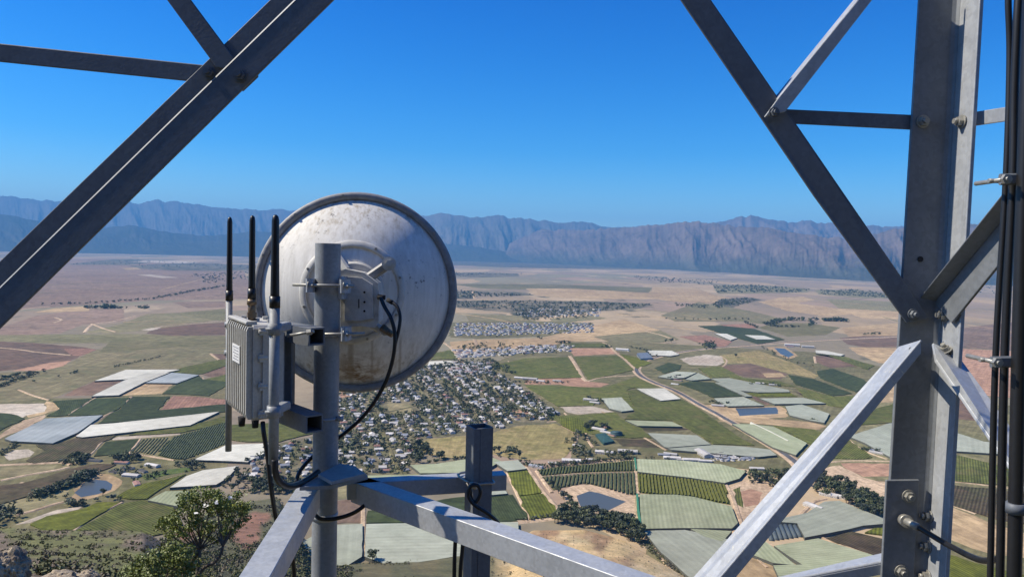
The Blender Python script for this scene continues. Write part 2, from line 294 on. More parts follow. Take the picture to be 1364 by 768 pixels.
# ------------------------------------------------------------------ mesh helpers
ORG = {}
class MB:
    def __init__(s): s.v = []; s.f = []; s.m = []; s.sm = []
    def add(s, vs, fs, mi=0, smooth=False):
        o = len(s.v); s.v += [Vector(v) for v in vs]
        for f in fs: s.f.append([i+o for i in f]); s.m.append(mi); s.sm.append(smooth)
    def plate(s, pts, t, n=None, mi=0):
        """flat polygon given by its corners, given thickness t away from the camera"""
        pts = [Vector(p) for p in pts]
        if n is None:
            n = (pts[1]-pts[0]).cross(pts[2]-pts[0]).normalized()
            if n.dot(sum(pts, Vector())) < 0: n = -n
        k = len(pts); vs = pts+[p+n*t for p in pts]
        fs = [list(range(k))[::-1], list(range(k, 2*k))]+[[i, (i+1) % k, (i+1) % k+k, i+k] for i in range(k)]
        s.add(vs, fs, mi)
    def frame(s, a, b, up=Vector((0, 0, 1))):
        u = (Vector(b)-Vector(a)).normalized()
        side = u.cross(up)
        if side.length < 1e-4: side = u.cross(Vector((0, 1, 0)))
        side.normalize(); return u, side, side.cross(u).normalized()
    def bar(s, a, b, w, h, bev=0.004, up=Vector((0, 0, 1)), mi=0, cap=(True, True)):
        """rectangular bar with chamfered long edges, centre line a-b"""
        a = Vector(a); b = Vector(b); u, x, y = s.frame(a, b, up); bv = min(bev, w*0.3, h*0.3)
        prof = [(-w/2+bv, -h/2), (w/2-bv, -h/2), (w/2, -h/2+bv), (w/2, h/2-bv), (w/2-bv, h/2), (-w/2+bv, h/2), (-w/2, h/2-bv), (-w/2, -h/2+bv)]
        vs = [a+x*p[0]+y*p[1] for p in prof]+[b+x*p[0]+y*p[1] for p in prof]
        fs = [[i, (i+1) % 8, (i+1) % 8+8, i+8] for i in range(8)]
        if cap[0]: fs.append(list(range(8))[::-1])
        if cap[1]: fs.append(list(range(8, 16)))
        s.add(vs, fs, mi)
    def hollow(s, a, b, w, h, wall=0.005, up=Vector((0, 0, 1)), mi=0):
        a = Vector(a); b = Vector(b); u, x, y = s.frame(a, b, up)
        for ww, hh, off in ((w, h, 0), (w-2*wall, h-2*wall, 1)):
            pass
        P = lambda o, ww, hh: [o+x*sx*ww/2+y*sy*hh/2 for sx, sy in ((-1, -1), (1, -1), (1, 1), (-1, 1))]
        vs = P(a, w, h)+P(b, w, h)+P(a, w-2*wall, h-2*wall)+P(b, w-2*wall, h-2*wall)
        fs = []
        for i in range(4):
            j = (i+1) % 4
            fs += [[i, j, j+4, i+4], [8+j, 8+i, 12+i, 12+j], [j, i, 8+i, 8+j], [4+i, 4+j, 12+j, 12+i]]
        s.add(vs, fs, mi)
    def cyl(s, a, b, r0, r1=None, n=20, mi=0, cap=True, smooth=True):
        r1 = r0 if r1 is None else r1
        a = Vector(a); b = Vector(b); u, x, y = s.frame(a, b)
        vs = []
        for o, r in ((a, r0), (b, r1)):
            vs += [o+x*math.cos(2*math.pi*i/n)*r+y*math.sin(2*math.pi*i/n)*r for i in range(n)]
        s.add(vs, [[i, (i+1) % n, (i+1) % n+n, i+n] for i in range(n)], mi, smooth)
        if cap:
            o = len(s.v)-2*n
            s.f.append([o+i for i in range(n)][::-1]); s.m.append(mi); s.sm.append(False)
            s.f.append([o+n+i for i in range(n)]); s.m.append(mi); s.sm.append(False)
    def tube(s, pts, r, n=10, mi=0, sub=6, radii=None):
        pts = [Vector(p) for p in pts]
        P = []; R = []
        k = len(pts)
        rr = radii or [r]*k
        if sub > 1 and k > 2:
            for i in range(k-1):
                p0 = pts[max(i-1, 0)]; p1 = pts[i]; p2 = pts[i+1]; p3 = pts[min(i+2, k-1)]
                for j in range(sub):
                    q = j/sub
                    P.append(0.5*((2*p1)+(p2-p0)*q+(2*p0-5*p1+4*p2-p3)*q*q+(3*p1-p0-3*p2+p3)*q**3)); R.append(rr[i]*(1-q)+rr[i+1]*q)
            P.append(pts[-1]); R.append(rr[-1])
        else: P = pts; R = rr
        vs = []; x = None
        for i, p in enumerate(P):
            u = (P[min(i+1, len(P)-1)]-P[max(i-1, 0)]).normalized()
            if x is None: x = u.orthogonal().normalized()
            x = (x-u*x.dot(u)).normalized(); y = u.cross(x)
            vs += [p+(x*math.cos(2*math.pi*j/n)+y*math.sin(2*math.pi*j/n))*R[i] for j in range(n)]
        fs = []
        for i in range(len(P)-1):
            fs += [[i*n+j, i*n+(j+1) % n, (i+1)*n+(j+1) % n, (i+1)*n+j] for j in range(n)]
        s.add(vs, fs, mi, True)
        o = len(s.v)-len(vs)
        s.f.append([o+j for j in range(n)][::-1]); s.m.append(mi); s.sm.append(False)
        s.f.append([o+(len(P)-1)*n+j for j in range(n)]); s.m.append(mi); s.sm.append(False)
    def lathe(s, prof, a, axis, n=64, mi=0, smooth=True, close=False):
        """profile (r, h) turned about axis through a"""
        a = Vector(a); u = Vector(axis).normalized(); x = u.orthogonal().normalized(); y = u.cross(x)
        vs = []
        for r, h in prof: vs += [a+u*h+(x*math.cos(2*math.pi*i/n)+y*math.sin(2*math.pi*i/n))*r for i in range(n)]
        k = len(prof); fs = []
        for q in range(k if close else k-1):
            q2 = (q+1) % k
            fs += [[q*n+i, q*n+(i+1) % n, q2*n+(i+1) % n, q2*n+i] for i in range(n)]
        s.add(vs, fs, mi, smooth)
    def hexbolt(s, p, n, r=0.013, h=0.010, washer=True, stud=0.012):
        p = Vector(p); n = Vector(n).normalized()
        if washer: s.cyl(p, p+n*0.003, r*1.35, n=18)
        s.cyl(p+n*0.003, p+n*(0.003+h), r, n=6, smooth=False)
        if stud: s.cyl(p+n*(0.003+h), p+n*(0.003+h+stud), r*0.55, n=12)
    def build(s, name, mats, parent=None, origin=None):
        if not isinstance(mats, (list, tuple)): mats = [mats]
        og = Vector(origin) if origin is not None else (ORG[parent.name] if parent is not None else Vector((0, 0, 0)))
        me = bpy.data.meshes.new(name)
        me.from_pydata([tuple(v-og) for v in s.v], [], s.f)
        for mm in mats: me.materials.append(MT[mm])
        me.polygons.foreach_set('material_index', s.m); me.polygons.foreach_set('use_smooth', s.sm)
        me.update()
        bm = bmesh.new(); bm.from_mesh(me); bmesh.ops.recalc_face_normals(bm, faces=bm.faces); bm.to_mesh(me); bm.free()
        o = bpy.data.objects.new(name, me); COL.objects.link(o)
        if parent is not None: o.parent = parent; ORG[o.name] = ORG[parent.name]
        else: o.location = og; ORG[o.name] = og
        return o
def tag(o, label=None, cat=None, group=None, kind=None):
    if label: o['label'] = label
    if cat: o['category'] = cat
    if group: o['group'] = group
    if kind: o['kind'] = kind
    return o
def thing(name, loc, label, cat, group=None):
    o = bpy.data.objects.new(name, None); COL.objects.link(o); o.location = loc; o.empty_display_size = 0.1
    ORG[o.name] = Vector(loc); return tag(o, label, cat, group)
def np_mesh(name, V, Fq, mats, mi=None, kind=None, smooth=False, origin=(0, 0, 0)):
    """mesh from numpy arrays of vertices and quads"""
    me = bpy.data.meshes.new(name)
    V = np.asarray(V, dtype=np.float64)-np.asarray(origin); Fq = np.asarray(Fq, dtype=np.int32)
    me.vertices.add(len(V)); me.vertices.foreach_set('co', V.astype(np.float32).ravel())
    k = Fq.shape[1]
    me.loops.add(len(Fq)*k); me.loops.foreach_set('vertex_index', Fq.ravel())
    me.polygons.add(len(Fq)); me.polygons.foreach_set('loop_start', np.arange(len(Fq), dtype=np.int32)*k)
    me.polygons.foreach_set('loop_total', np.full(len(Fq), k, dtype=np.int32))
    for mm in mats: me.materials.append(MT[mm])
    if mi is not None: me.polygons.foreach_set('material_index', np.asarray(mi, dtype=np.int32))
    if smooth: me.polygons.foreach_set('use_smooth', np.ones(len(Fq), dtype=bool))
    me.update(calc_edges=True); me.validate()
    o = bpy.data.objects.new(name, me); COL.objects.link(o); o.location = origin
    if kind: o['kind'] = kind
    return o
# value noise
_perm = rng.random((256, 256))
def vnoise(x, y):
    x = np.asarray(x, float); y = np.asarray(y, float)
    xi = np.floor(x).astype(int); yi = np.floor(y).astype(int); fx = x-xi; fy = y-yi
    fx = fx*fx*(3-2*fx); fy = fy*fy*(3-2*fy)
    g = lambda a, b: _perm[a % 256, b % 256]
    return (g(xi, yi)*(1-fx)+g(xi+1, yi)*fx)*(1-fy)+(g(xi, yi+1)*(1-fx)+g(xi+1, yi+1)*fx)*fy
def fbm(x, y, o=5, gain=0.5):
    s = 0; a = 1; t = 0
    for i in range(o): s = s+a*vnoise(x*2**i+17*i, y*2**i+31*i); t += a; a *= gain
    return s/t
def ridged(x, y, o=4, gain=0.5):
    s = 0; a = 1; t = 0
    for i in range(o): s = s+a*(1-np.abs(2*vnoise(x*2**i+13*i, y*2**i+7*i)-1)); t += a; a *= gain
    return s/t
# ------------------------------------------------------------------ the valley floor, mountains and haze
gb = MB()
xs = [-38000, -12000, -4000, -1200, 0, 1200, 4000, 12000, 38000]; ys = [-4000, -1000, 300, 900, 1800, 4000, 9000, 20000, 37000]
gv = [(x, y, GZ) for y in ys for x in xs]
gb.add(gv, [[j*9+i, j*9+i+1, (j+1)*9+i+1, (j+1)*9+i] for j in range(8) for i in range(8)])
tag(gb.build('ground', 'ground'), kind='structure')

def interp(px, pts):
    return np.interp(px, [p[0] for p in pts], [p[1] for p in pts])
def mrange(name, top, dist, L, mat, step=1.1, nv=84, gul=0.14, freq=0.055, jag=0.8, apron=1.5, seed=0, bulge=0.0):
    x0, x1 = top[0][0], top[-1][0]
    px = np.arange(x0, x1+step, step); nu = len(px)
    ty = interp(px, top); D = interp(px, dist)
    ty = ty+(fbm(px*0.16+seed, px*0+seed*3.1, 4)-0.5)*2*jag*2.0
    # fade to the floor at both ends
    v = np.concatenate([np.linspace(0, 1, nv), np.linspace(1.08, 1.5, 8)])
    Rm = np.array(M)
    V = np.zeros((len(v), nu, 3))
    Dr = D+L
    rays = (Rm @ np.stack([(px-CC[0])/F, -(ty-CC[1])/F, -np.ones_like(px)])).T
    ridge = rays*Dr[:, None]
    H = np.maximum(ridge[:, 2]-GZ, 10)
    for j, q in enumerate(v):
        qq = min(q, 1)
        s = qq**apron*(1-bulge)+bulge*(qq*qq*(3-2*qq)) if q <= 1 else 1-(q-1)*1.3
        wx = px*freq+(fbm(px*freq*0.7+seed, np.full(nu, q*2.6), 4)-0.5)*1.1+qq*1.2
        big = ridged(px*freq*0.36+seed*1.7+(fbm(px*freq*0.3, np.full(nu, q*1.2+seed), 3)-0.5)*1.2+qq*0.75, np.full(nu, qq*0.6+seed), 3, 0.4)-0.55
        md_ = 0.45+1.1*fbm(px*freq*0.25+seed*7, np.full(nu, qq*1.5), 2)
        g = 1.75*big+0.40*md_*(ridged(wx+seed*5.3, np.full(nu, qq*1.1+seed), 4, 0.55)-0.55)
        g = g+0.20*md_*(ridged(px*freq*3.7+seed*2.3+(fbm(px*freq*2, np.full(nu, q*6.0+seed), 3)-0.5)*1.5, np.full(nu, qq*3.4+seed), 4, 0.6)-0.55)
        amp = gul*4*qq*(1-qq)*(0.5+qq)+ (0.02 if q < 1 else 0.1)
        z = H*(s+g*amp*(1 if q <= 1 else 0.5))
        z = np.where(q == 0, -4.0, z) if q == 0 else z
        sc = (D+q*L)/Dr
        off = g*L*0.14*qq*(1-qq)*4
        rr = (D+q*L-off)/Dr
        V[j, :, 0] = ridge[:, 0]*rr; V[j, :, 1] = ridge[:, 1]*rr; V[j, :, 2] = GZ+z
    nvv = len(v); idx = np.arange(nvv*nu).reshape(nvv, nu)
    Fq = np.stack([idx[:-1, :-1], idx[:-1, 1:], idx[1:, 1:], idx[1:, :-1]], -1).reshape(-1, 4)
    return np_mesh(name, V.reshape(-1, 3), Fq, [mat], kind='structure', smooth=True)
far = [(-420, 270), (-300, 262), (-150, 266), (-60, 263), (0, 262), (15, 261), (30, 265), (50, 268), (75, 268), (110, 273), (140, 273), (165, 271), (190, 273), (207, 269), (230, 271), (255, 273), (270, 276), (290, 279), (320, 281), (350, 279), (390, 282), (440, 283), (500, 284), (565, 286.5), (585, 286), (600, 288), (625, 289), (640, 288.5), (665, 289), (680, 292), (700, 294), (730, 297), (750, 297), (770, 298), (790, 300), (810, 302), (850, 303.5), (900, 306), (980, 309), (1060, 320)]
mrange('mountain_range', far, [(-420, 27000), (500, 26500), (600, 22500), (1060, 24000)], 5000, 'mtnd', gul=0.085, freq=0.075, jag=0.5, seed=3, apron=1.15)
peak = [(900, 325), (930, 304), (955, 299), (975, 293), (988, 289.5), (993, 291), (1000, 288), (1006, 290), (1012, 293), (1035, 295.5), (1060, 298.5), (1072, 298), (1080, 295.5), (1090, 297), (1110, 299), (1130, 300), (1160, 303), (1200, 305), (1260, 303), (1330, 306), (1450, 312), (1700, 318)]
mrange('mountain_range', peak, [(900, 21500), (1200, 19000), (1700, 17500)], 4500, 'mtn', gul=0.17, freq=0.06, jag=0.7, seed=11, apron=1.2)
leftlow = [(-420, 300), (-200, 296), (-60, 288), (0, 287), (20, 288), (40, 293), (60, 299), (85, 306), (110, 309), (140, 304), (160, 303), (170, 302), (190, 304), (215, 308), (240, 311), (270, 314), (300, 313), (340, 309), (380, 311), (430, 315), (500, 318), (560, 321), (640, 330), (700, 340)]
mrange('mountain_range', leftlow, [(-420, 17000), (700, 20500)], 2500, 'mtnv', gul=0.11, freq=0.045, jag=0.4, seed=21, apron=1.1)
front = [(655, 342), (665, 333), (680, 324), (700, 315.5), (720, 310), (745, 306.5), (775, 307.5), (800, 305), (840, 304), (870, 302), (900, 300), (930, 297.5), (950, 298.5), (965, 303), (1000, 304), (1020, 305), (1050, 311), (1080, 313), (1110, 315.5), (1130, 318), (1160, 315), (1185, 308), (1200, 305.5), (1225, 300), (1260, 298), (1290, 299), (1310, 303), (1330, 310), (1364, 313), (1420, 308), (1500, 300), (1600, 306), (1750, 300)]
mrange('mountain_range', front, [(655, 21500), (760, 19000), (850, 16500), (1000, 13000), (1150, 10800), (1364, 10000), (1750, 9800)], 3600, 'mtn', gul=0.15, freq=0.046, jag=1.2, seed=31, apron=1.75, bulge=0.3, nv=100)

hz = MB()
a, b = (-39000, -4500, GZ-1.0), (39000, 39500, 1910.0)
hv = [(x, y, z) for z in (a[2], b[2]) for y in (a[1], b[1]) for x in (a[0], b[0])]
hz.add(hv, [[0, 2, 3, 1], [4, 5, 7, 6], [0, 1, 5, 4], [2, 6, 7, 3], [0, 4, 6, 2], [1, 3, 7, 5]])
hm = bpy.data.materials.new('thin_blue_haze'); hm.use_nodes = True; t = hm.node_tree; t.nodes.clear()
pv = t.nodes.new('ShaderNodeVolumePrincipled'); ou = t.nodes.new('ShaderNodeOutputMaterial')
pv.inputs['Color'].default_value = (0.18, 0.54, 1.0, 1); pv.inputs['Density'].default_value = 3.8e-5; pv.inputs['Anisotropy'].default_value = 0.0
t.links.new(pv.outputs[0], ou.inputs['Volume']); MT['haze'] = hm
tag(hz.build('haze', 'haze'), kind='stuff')

# ------------------------------------------------------------------ the mountainside below the tower
HP = [  # column: nine (distance, picture height) pairs, from under the tower down to the valley floor
 (-700, [(2, 2900), (8, 1150), (20, 700), (30, 690), (80, 690), (160, 692), (250, 690), (420, 720), (650, 800)]),
 (-100, [(2, 2900), (8, 1150), (20, 775), (30, 748), (80, 730), (160, 712), (250, 703), (420, 720), (650, 790)]),
 (0, [(2, 2900), (8, 1150), (20, 782), (30, 755), (80, 733), (160, 715), (250, 701), (420, 728), (650, 790)]),
 (100, [(2, 2900), (8, 1150), (20, 792), (30, 765), (80, 737), (160, 717), (250, 704), (420, 732), (650, 790)]),
 (190, [(2, 2900), (8, 1150), (20, 805), (30, 780), (80, 746), (160, 722), (250, 708), (420, 735), (660, 780)]),
 (235, [(2, 2900), (8, 1150), (20, 820), (30, 800), (80, 790), (200, 760), (360, 732), (560, 714), (790, 703)]),
 (300, [(2, 2900), (8, 1200), (20, 840), (30, 820), (80, 815), (250, 780), (450, 742), (660, 702), (880, 670)]),
 (370, [(2, 2900), (8, 1250), (20, 900), (30, 870), (80, 850), (260, 800), (450, 752), (660, 704), (900, 662)]),
 (420, [(2, 2900), (8, 1250), (20, 960), (30, 920), (80, 870), (260, 830), (450, 792), (600, 768), (712, 750)]),
 (560, [(2, 2900), (8, 1250), (20, 980), (30, 930), (80, 900), (260, 850), (450, 800), (620, 770), (731, 744)]),
 (680, [(2, 2900), (8, 1250), (20, 980), (30, 930), (80, 900), (260, 850), (500, 790), (680, 760), (775, 722)]),
 (710, [(2, 2900), (8, 1250), (20, 980), (30, 930), (80, 900), (300, 850), (560, 775), (700, 738), (818, 702)]),
 (780, [(2, 2900), (8, 1250), (20, 980), (30, 930), (80, 900), (300, 850), (560, 775), (700, 736), (822, 702)]),
 (830, [(2, 2900), (8, 1250), (20, 980), (30, 930), (80, 900), (300, 850), (560, 785), (680, 747), (795, 716)]),
 (870, [(2, 2900), (8, 1250), (20, 980), (30, 930), (80, 900), (300, 860), (560, 800), (660, 765), (750, 740)]),
 (930, [(2, 2900), (8, 1250), (20, 980), (30, 930), (80, 900), (300, 870), (500, 830), (600, 800), (690, 776)]),
 (1364, [(2, 2900), (8, 1250), (20, 980), (30, 930), (80, 900), (300, 880), (480, 850), (560, 830), (630, 828)]),
 (2100, [(2, 2900), (8, 1250), (20, 980), (30, 930), (80, 900), (300, 880), (480, 850), (560, 840), (600, 850)])]
hc = [h[0] for h in HP]
HD = np.array([[q[0] for q in h[1]] for h in HP], float); HY = np.array([[q[1] for q in h[1]] for h in HP], float)
def hill_profile(px):
    d = np.array([np.interp(px, hc, HD[:, k]) for k in range(9)]); y = np.array([np.interp(px, hc, HY[:, k]) for k in range(9)])
    return d, y
ZONES = [  # picture outline of each kind of ground on the slope, and its own colour
 ((0.075, 0.070, 0.035), None),
]
def zone_colour(px, py, d):
    c = np.array([0.15, 0.13, 0.06])
    def m(a, f): return c*(1-f)+np.array(a)*f
    n = float(fbm(px*0.03+3, py*0.06+d*0.004, 4))
    n2 = float(fbm(px*0.02+43, py*0.05+9, 4))
    if px < 235: 
        c = m((0.20, 0.15, 0.10), min(max((n-0.46)*7, 0), 1))          # purple-brown heath
        c = m((0.155, 0.155, 0.05), min(max((n2-0.50)*8, 0), 1))
    elif px < 650:
        c = m((0.075, 0.078, 0.03), 0.6)
        for (cx, cy, rx, ry) in ((230, 712, 40, 14), (330, 705, 24, 24), (345, 690, 20, 12), (390, 690, 16, 26), (215, 716, 26, 8)):
            q = ((px-cx)/rx)**2+((py-cy)/ry)**2+(n-0.5)*2.2
            c = m((0.25, 0.125, 0.075), min(max((1.1-q)*2.2, 0), 1))
        if px > 480: c = m((0.14, 0.115, 0.05), min(max((n-0.42)*6, 0), 1)*0.8)
    else:
        f = min(max((px-655)/25, 0), 1)*min(max((925-px+ (py-700)*0.45)/25, 0), 1)
        c = m((0.55, 0.39, 0.19), f); c = m((0.30, 0.185, 0.095), f*min(max((n-0.52)*6, 0), 1)); c = m((0.56, 0.43, 0.24), f*min(max((n2-0.55)*6, 0), 1))
    return c
cols = np.concatenate([np.arange(-700, -40, 20), np.arange(-40, 960, 4), np.arange(960, 2110, 25)])
nr = 150
HV = np.zeros((nr, len(cols), 3)); HC = np.zeros((nr, len(cols), 4)); HC[..., 3] = 1
ss = np.linspace(0, 8, nr)
for i, px in enumerate(cols):
    d9, y9 = hill_profile(px)
    dd = np.interp(ss, range(9), d9)
    inv9 = [on_k for on_k in range(9)]
    # heights at the knots, joined straight in 3D
    z9 = np.array([ (M @ Vector(((px-CC[0])/F, -(y-CC[1])/F, -1.0)))*d for y, d in zip(y9, d9)])
    z9[8, 2] = min(z9[8, 2], GZ-1.0)
    z9[7, 2] = max(z9[7, 2], GZ-1.0) if px < 200 else z9[7, 2]
    P = np.stack([np.interp(ss, range(9), z9[:, k]) for k in range(3)], -1)
    amp = np.clip(np.interp(dd, [5, 20, 60, 200, 900], [0.1, 0.25, 0.9, 3.0, 3.5]), 0, 6)*np.clip((8-ss)*1.5, 0, 1)
    P[:, 2] += (fbm(P[:, 0]*0.05, P[:, 1]*0.05, 5)-0.5)*2*amp*0.5+(fbm(P[:, 0]*0.4+9, P[:, 1]*0.4, 4)-0.5)*amp*0.25
    HV[:, i] = P
    Mi = np.array(M.transposed())
    cc = (Mi @ P.T); qx = CC[0]+F*cc[0]/-cc[2]; qy = CC[1]-F*cc[1]/-cc[2]
    for j in range(nr): HC[j, i, :3] = zone_colour(float(np.clip(qx[j], -800, 2200)), float(np.clip(qy[j], 0, 3000)), float(dd[j]))
idx = np.arange(nr*len(cols)).reshape(nr, len(cols))
HF = np.stack([idx[:-1, :-1], idx[:-1, 1:], idx[1:, 1:], idx[1:, :-1]], -1).reshape(-1, 4)
hill = np_mesh('hillside', HV.reshape(-1, 3), HF, ['hill'], kind='structure', smooth=True)
ca = hill.data.color_attributes.new('zone', 'FLOAT_COLOR', 'POINT'); ca.data.foreach_set('color', HC.astype(np.float32).ravel())
# unseen slope added behind the tower to cut the sky light on the steel
bx = np.concatenate([np.linspace(-260, -30, 30), np.linspace(-26, 26, 40), np.linspace(30, 260, 30)]); by = np.concatenate([np.linspace(-190, -14, 60), np.linspace(-12, 2.4, 20)])
BX, BY = np.meshgrid(bx, by)
BZ = -5.4+np.clip(-6-BY, 0, 400)*0.80-np.clip(np.abs(BX)-12, 0, 300)*0.35+(fbm(BX*0.06+50, BY*0.06+20, 5)-0.5)*np.clip(-BY*0.16, 0.3, 14)
BV = np.stack([BX, BY, BZ], -1).reshape(-1, 3); bi = np.arange(len(BV)).reshape(BX.shape)
mb_ = np_mesh('added_rear_slope', BV, np.stack([bi[:-1, :-1], bi[:-1, 1:], bi[1:, 1:], bi[1:, :-1]], -1).reshape(-1, 4), ['hill'], kind='structure', smooth=True)
cb = mb_.data.color_attributes.new('zone', 'FLOAT_COLOR', 'POINT'); cb.data.foreach_set('color', np.tile(np.array([0.07, 0.068, 0.035, 1], np.float32), len(BV)))
def hill_point(px, s):
    d9, y9 = hill_profile(px)
    j = min(int(round(s/8*(nr-1))), nr-1); i = int(np.argmin(np.abs(cols-px)))
    return Vector(HV[j, i])

# ------------------------------------------------------------------ fields, nets, dams and roads of the valley
_layer = [0]
def world_poly(pts, h=0.0, jit=0.5, step=14.0):
    P = [on_plane(x, y, GZ+h) for x, y in pts]; outp = []
    for i, p in enumerate(P):
        q = P[(i+1) % len(P)]; k = max(1, min(40, int((q-p).length/step)))
        nrm = Vector((-(q-p).y, (q-p).x, 0)); nrm = nrm.normalized() if nrm.length > 0 else nrm
        for j in range(k):
            r = p.lerp(q, j/k)
            if j: r = r+nrm*float(rng.normal())*jit
            outp.append(r)
    return outp
def inside(poly, x, y):
    c = False; n = len(poly); j = n-1
    for i in range(n):
        xi, yi, xj, yj = poly[i][0], poly[i][1], poly[j][0], poly[j][1]
        if (yi > y) != (yj > y) and x < (xj-xi)*(y-yi)/(yj-yi)+xi: c = not c
        j = i
    return c
def field(pts, mat, h=0.0, name='field', rows=None, kind='structure', label=None, cat=None, group=None, jit=1.3, ridges=None, side=None):
    """one plot lying on the valley floor: a sheet, or with h > 0 a crop or net canopy of that height"""
    _layer[0] += 1
    z = GZ+h+0.03+0.0035*_layer[0]
    P = world_poly(pts, h, jit)
    c = sum(P, Vector())/len(P); c.z = GZ
    if rows: a_, b_ = on_plane(*rows[0]), on_plane(*rows[1])
    else: a_, b_ = max(((P[i], P[(i+9) % len(P)]) for i in range(len(P))), key=lambda e: (e[0]-e[1]).length)
    ang = math.atan2((b_-a_).y, (b_-a_).x)-math.pi/2
    Rz = Matrix.Rotation(-ang, 3, 'Z')
    L = [Rz @ (p-c) for p in P]
    bm = bmesh.new()
    top = [bm.verts.new((p.x, p.y, z-GZ)) for p in L]
    f = bm.faces.new(top); f.normal_update()
    if f.normal.z < 0: f.normal_flip()
    mats = [mat]
    if h > 0.3:
        bot = [bm.verts.new((p.x, p.y, -0.02)) for p in L]
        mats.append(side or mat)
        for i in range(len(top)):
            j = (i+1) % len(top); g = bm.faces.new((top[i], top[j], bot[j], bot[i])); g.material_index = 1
    bmesh.ops.triangulate(bm, faces=[f])
    if ridges:
        sp, wd, hh, rm = ridges; mats.append(rm); mi = len(mats)-1
        xs_ = [p.x for p in L]; x = min(xs_)+sp/2
        while x < max(xs_):
            cr = []
            for i in range(len(L)):
                p, q = L[i], L[(i+1) % len(L)]
                if (p.x > x) != (q.x > x): cr.append(p.y+(x-p.x)/(q.x-p.x)*(q.y-p.y))
            cr.sort()
            for y0, y1 in zip(cr[::2], cr[1::2]):
                y0 += 1.5; y1 -= 1.5
                if y1-y0 < 4: continue
                k = max(2, int((y1-y0)/5)); ring = None
                for s_ in range(k+1):
                    yy = y0+(y1-y0)*s_/k; ww = wd*random.uniform(0.7, 1.25)/2; ht = hh*random.uniform(0.8, 1.15)
                    nrng = [bm.verts.new((x+dx, yy, dz+z-GZ)) for dx, dz in ((-ww, 0), (-ww*0.8, ht), (ww*0.8, ht), (ww, 0))]
                    if ring:
                        for e in range(3):
                            g = bm.faces.new((ring[e], ring[e+1], nrng[e+1], nrng[e])); g.material_index = mi
                    ring = nrng
            x += sp
    me = bpy.data.meshes.new(name); bm.normal_update(); bm.to_mesh(me); bm.free()
    for mm in mats: me.materials.append(MT[mm])
    o = bpy.data.objects.new(name, me); COL.objects.link(o); o.location = (c.x, c.y, GZ); o.rotation_euler = (0, 0, ang)
    return tag(o, label, cat, group, kind)
def ribbon(pts, wpx, mat, name='dirt_road', z=0.95, smooth=True, wm=None):
    """a road along a picture-traced line; width in metres"""
    P = [on_plane(x, y, GZ) for x, y in pts]
    if smooth and len(P) > 2:
        Q = []
        for i in range(len(P)-1):
            p0, p1, p2, p3 = P[max(i-1, 0)], P[i], P[i+1], P[min(i+2, len(P)-1)]
            for j in range(8):
                q = j/8; Q.append(0.5*((2*p1)+(p2-p0)*q+(2*p0-5*p1+4*p2-p3)*q*q+(3*p1-p0-3*p2+p3)*q**3))
        P = Q+[P[-1]]
    _layer[0] += 1; zz = GZ+z+0.001*_layer[0]
    b = MB(); vs = []
    for i, p in enumerate(P):
        u = P[min(i+1, len(P)-1)]-P[max(i-1, 0)]; s_ = Vector((-u.y, u.x, 0)).normalized()*wpx/2
        for sg, zq in ((-1.5, GZ), (-0.75, zz), (0.75, zz), (1.5, GZ)):
            vs.append(Vector((p.x, p.y, zq))+s_*sg)
    b.add(vs, [[i*4+k, i*4+k+1, i*4+k+5, i*4+k+4] for i in range(len(P)-1) for k in range(3)])
    return tag(b.build(name, mat), kind='structure')

NH = 3.2   # net canopies stand about this high
VH = 1.1
def flat(pts, mat, **k): return field(pts, mat, 0.0, 'field', **k)
def vine(pts, mat='vine', **k): return field(pts, mat, VH, 'vineyard', kind='stuff', **k)
def net(pts, label, mat='net', **k):
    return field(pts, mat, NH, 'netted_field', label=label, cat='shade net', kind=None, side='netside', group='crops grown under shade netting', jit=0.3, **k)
def dam(pts, bank, bm_='tan'):
    flat(bank, bm_, jit=1.5)
    _layer[0] += 3
    return field(pts, 'water', 0.0, 'water', kind='structure', jit=0.8)

# -- far plain
flat([(-420, 362), (-60, 352), (40, 345), (150, 345), (320, 352), (330, 372), (180, 372), (60, 380), (-100, 395), (-420, 400)], 'purple')
flat([(40, 372), (130, 362), (200, 362), (330, 372), (340, 398), (200, 400), (60, 410), (-200, 425)], 'purple')
flat([(90, 352), (150, 345), (185, 345), (200, 350), (170, 353), (85, 352)], 'farwood')
flat([(170, 354), (200, 352), (260, 350), (345, 353), (345, 359), (290, 361), (230, 360), (190, 358)], 'farwood')
flat([(173, 348.5), (195, 346.8), (240, 347.5), (268, 349.5), (240, 350.5), (205, 349.6)], 'pale')
flat([(183, 366), (200, 365.5), (238, 369.5), (215, 370)], 'pale')
flat([(162, 357), (182, 356), (188, 359), (170, 360)], 'tan')
flat([(600, 343.5), (650, 344), (720, 345), (790, 348), (845, 351.5), (870, 354), (800, 353), (720, 350), (640, 347.5), (600, 346.5)], 'pale', jit=3)
flat([(598, 348), (700, 350), (800, 354), (860, 357), (900, 359), (700, 357), (600, 353)], 'farwood', jit=6)
flat([(600, 363), (690, 364), (692, 368), (640, 369.5), (602, 368)], 'farwood', jit=6)
flat([(602, 388), (632, 387), (660, 387.5), (700, 389), (712, 393), (670, 394), (640, 391), (632, 398), (602, 398)], 'farwood', jit=6)
flat([(600, 400), (700, 400), (800, 401), (860, 404), (872, 406), (845, 412), (800, 414), (740, 420), (690, 428), (680, 416), (610, 410)], 'farwood', jit=8)
flat([(735, 424), (790, 420), (810, 424), (760, 429), (730, 431)], 'olive', jit=4)
flat([(600, 378), (720, 378), (900, 384), (900, 390), (720, 386), (640, 384)], 'khaki', jit=8)
flat([(700, 384), (760, 384), (900, 392), (900, 398), (780, 398), (715, 394)], 'tan', jit=8)
flat([(620, 418), (690, 420), (720, 425), (700, 431), (625, 430)], 'olive')
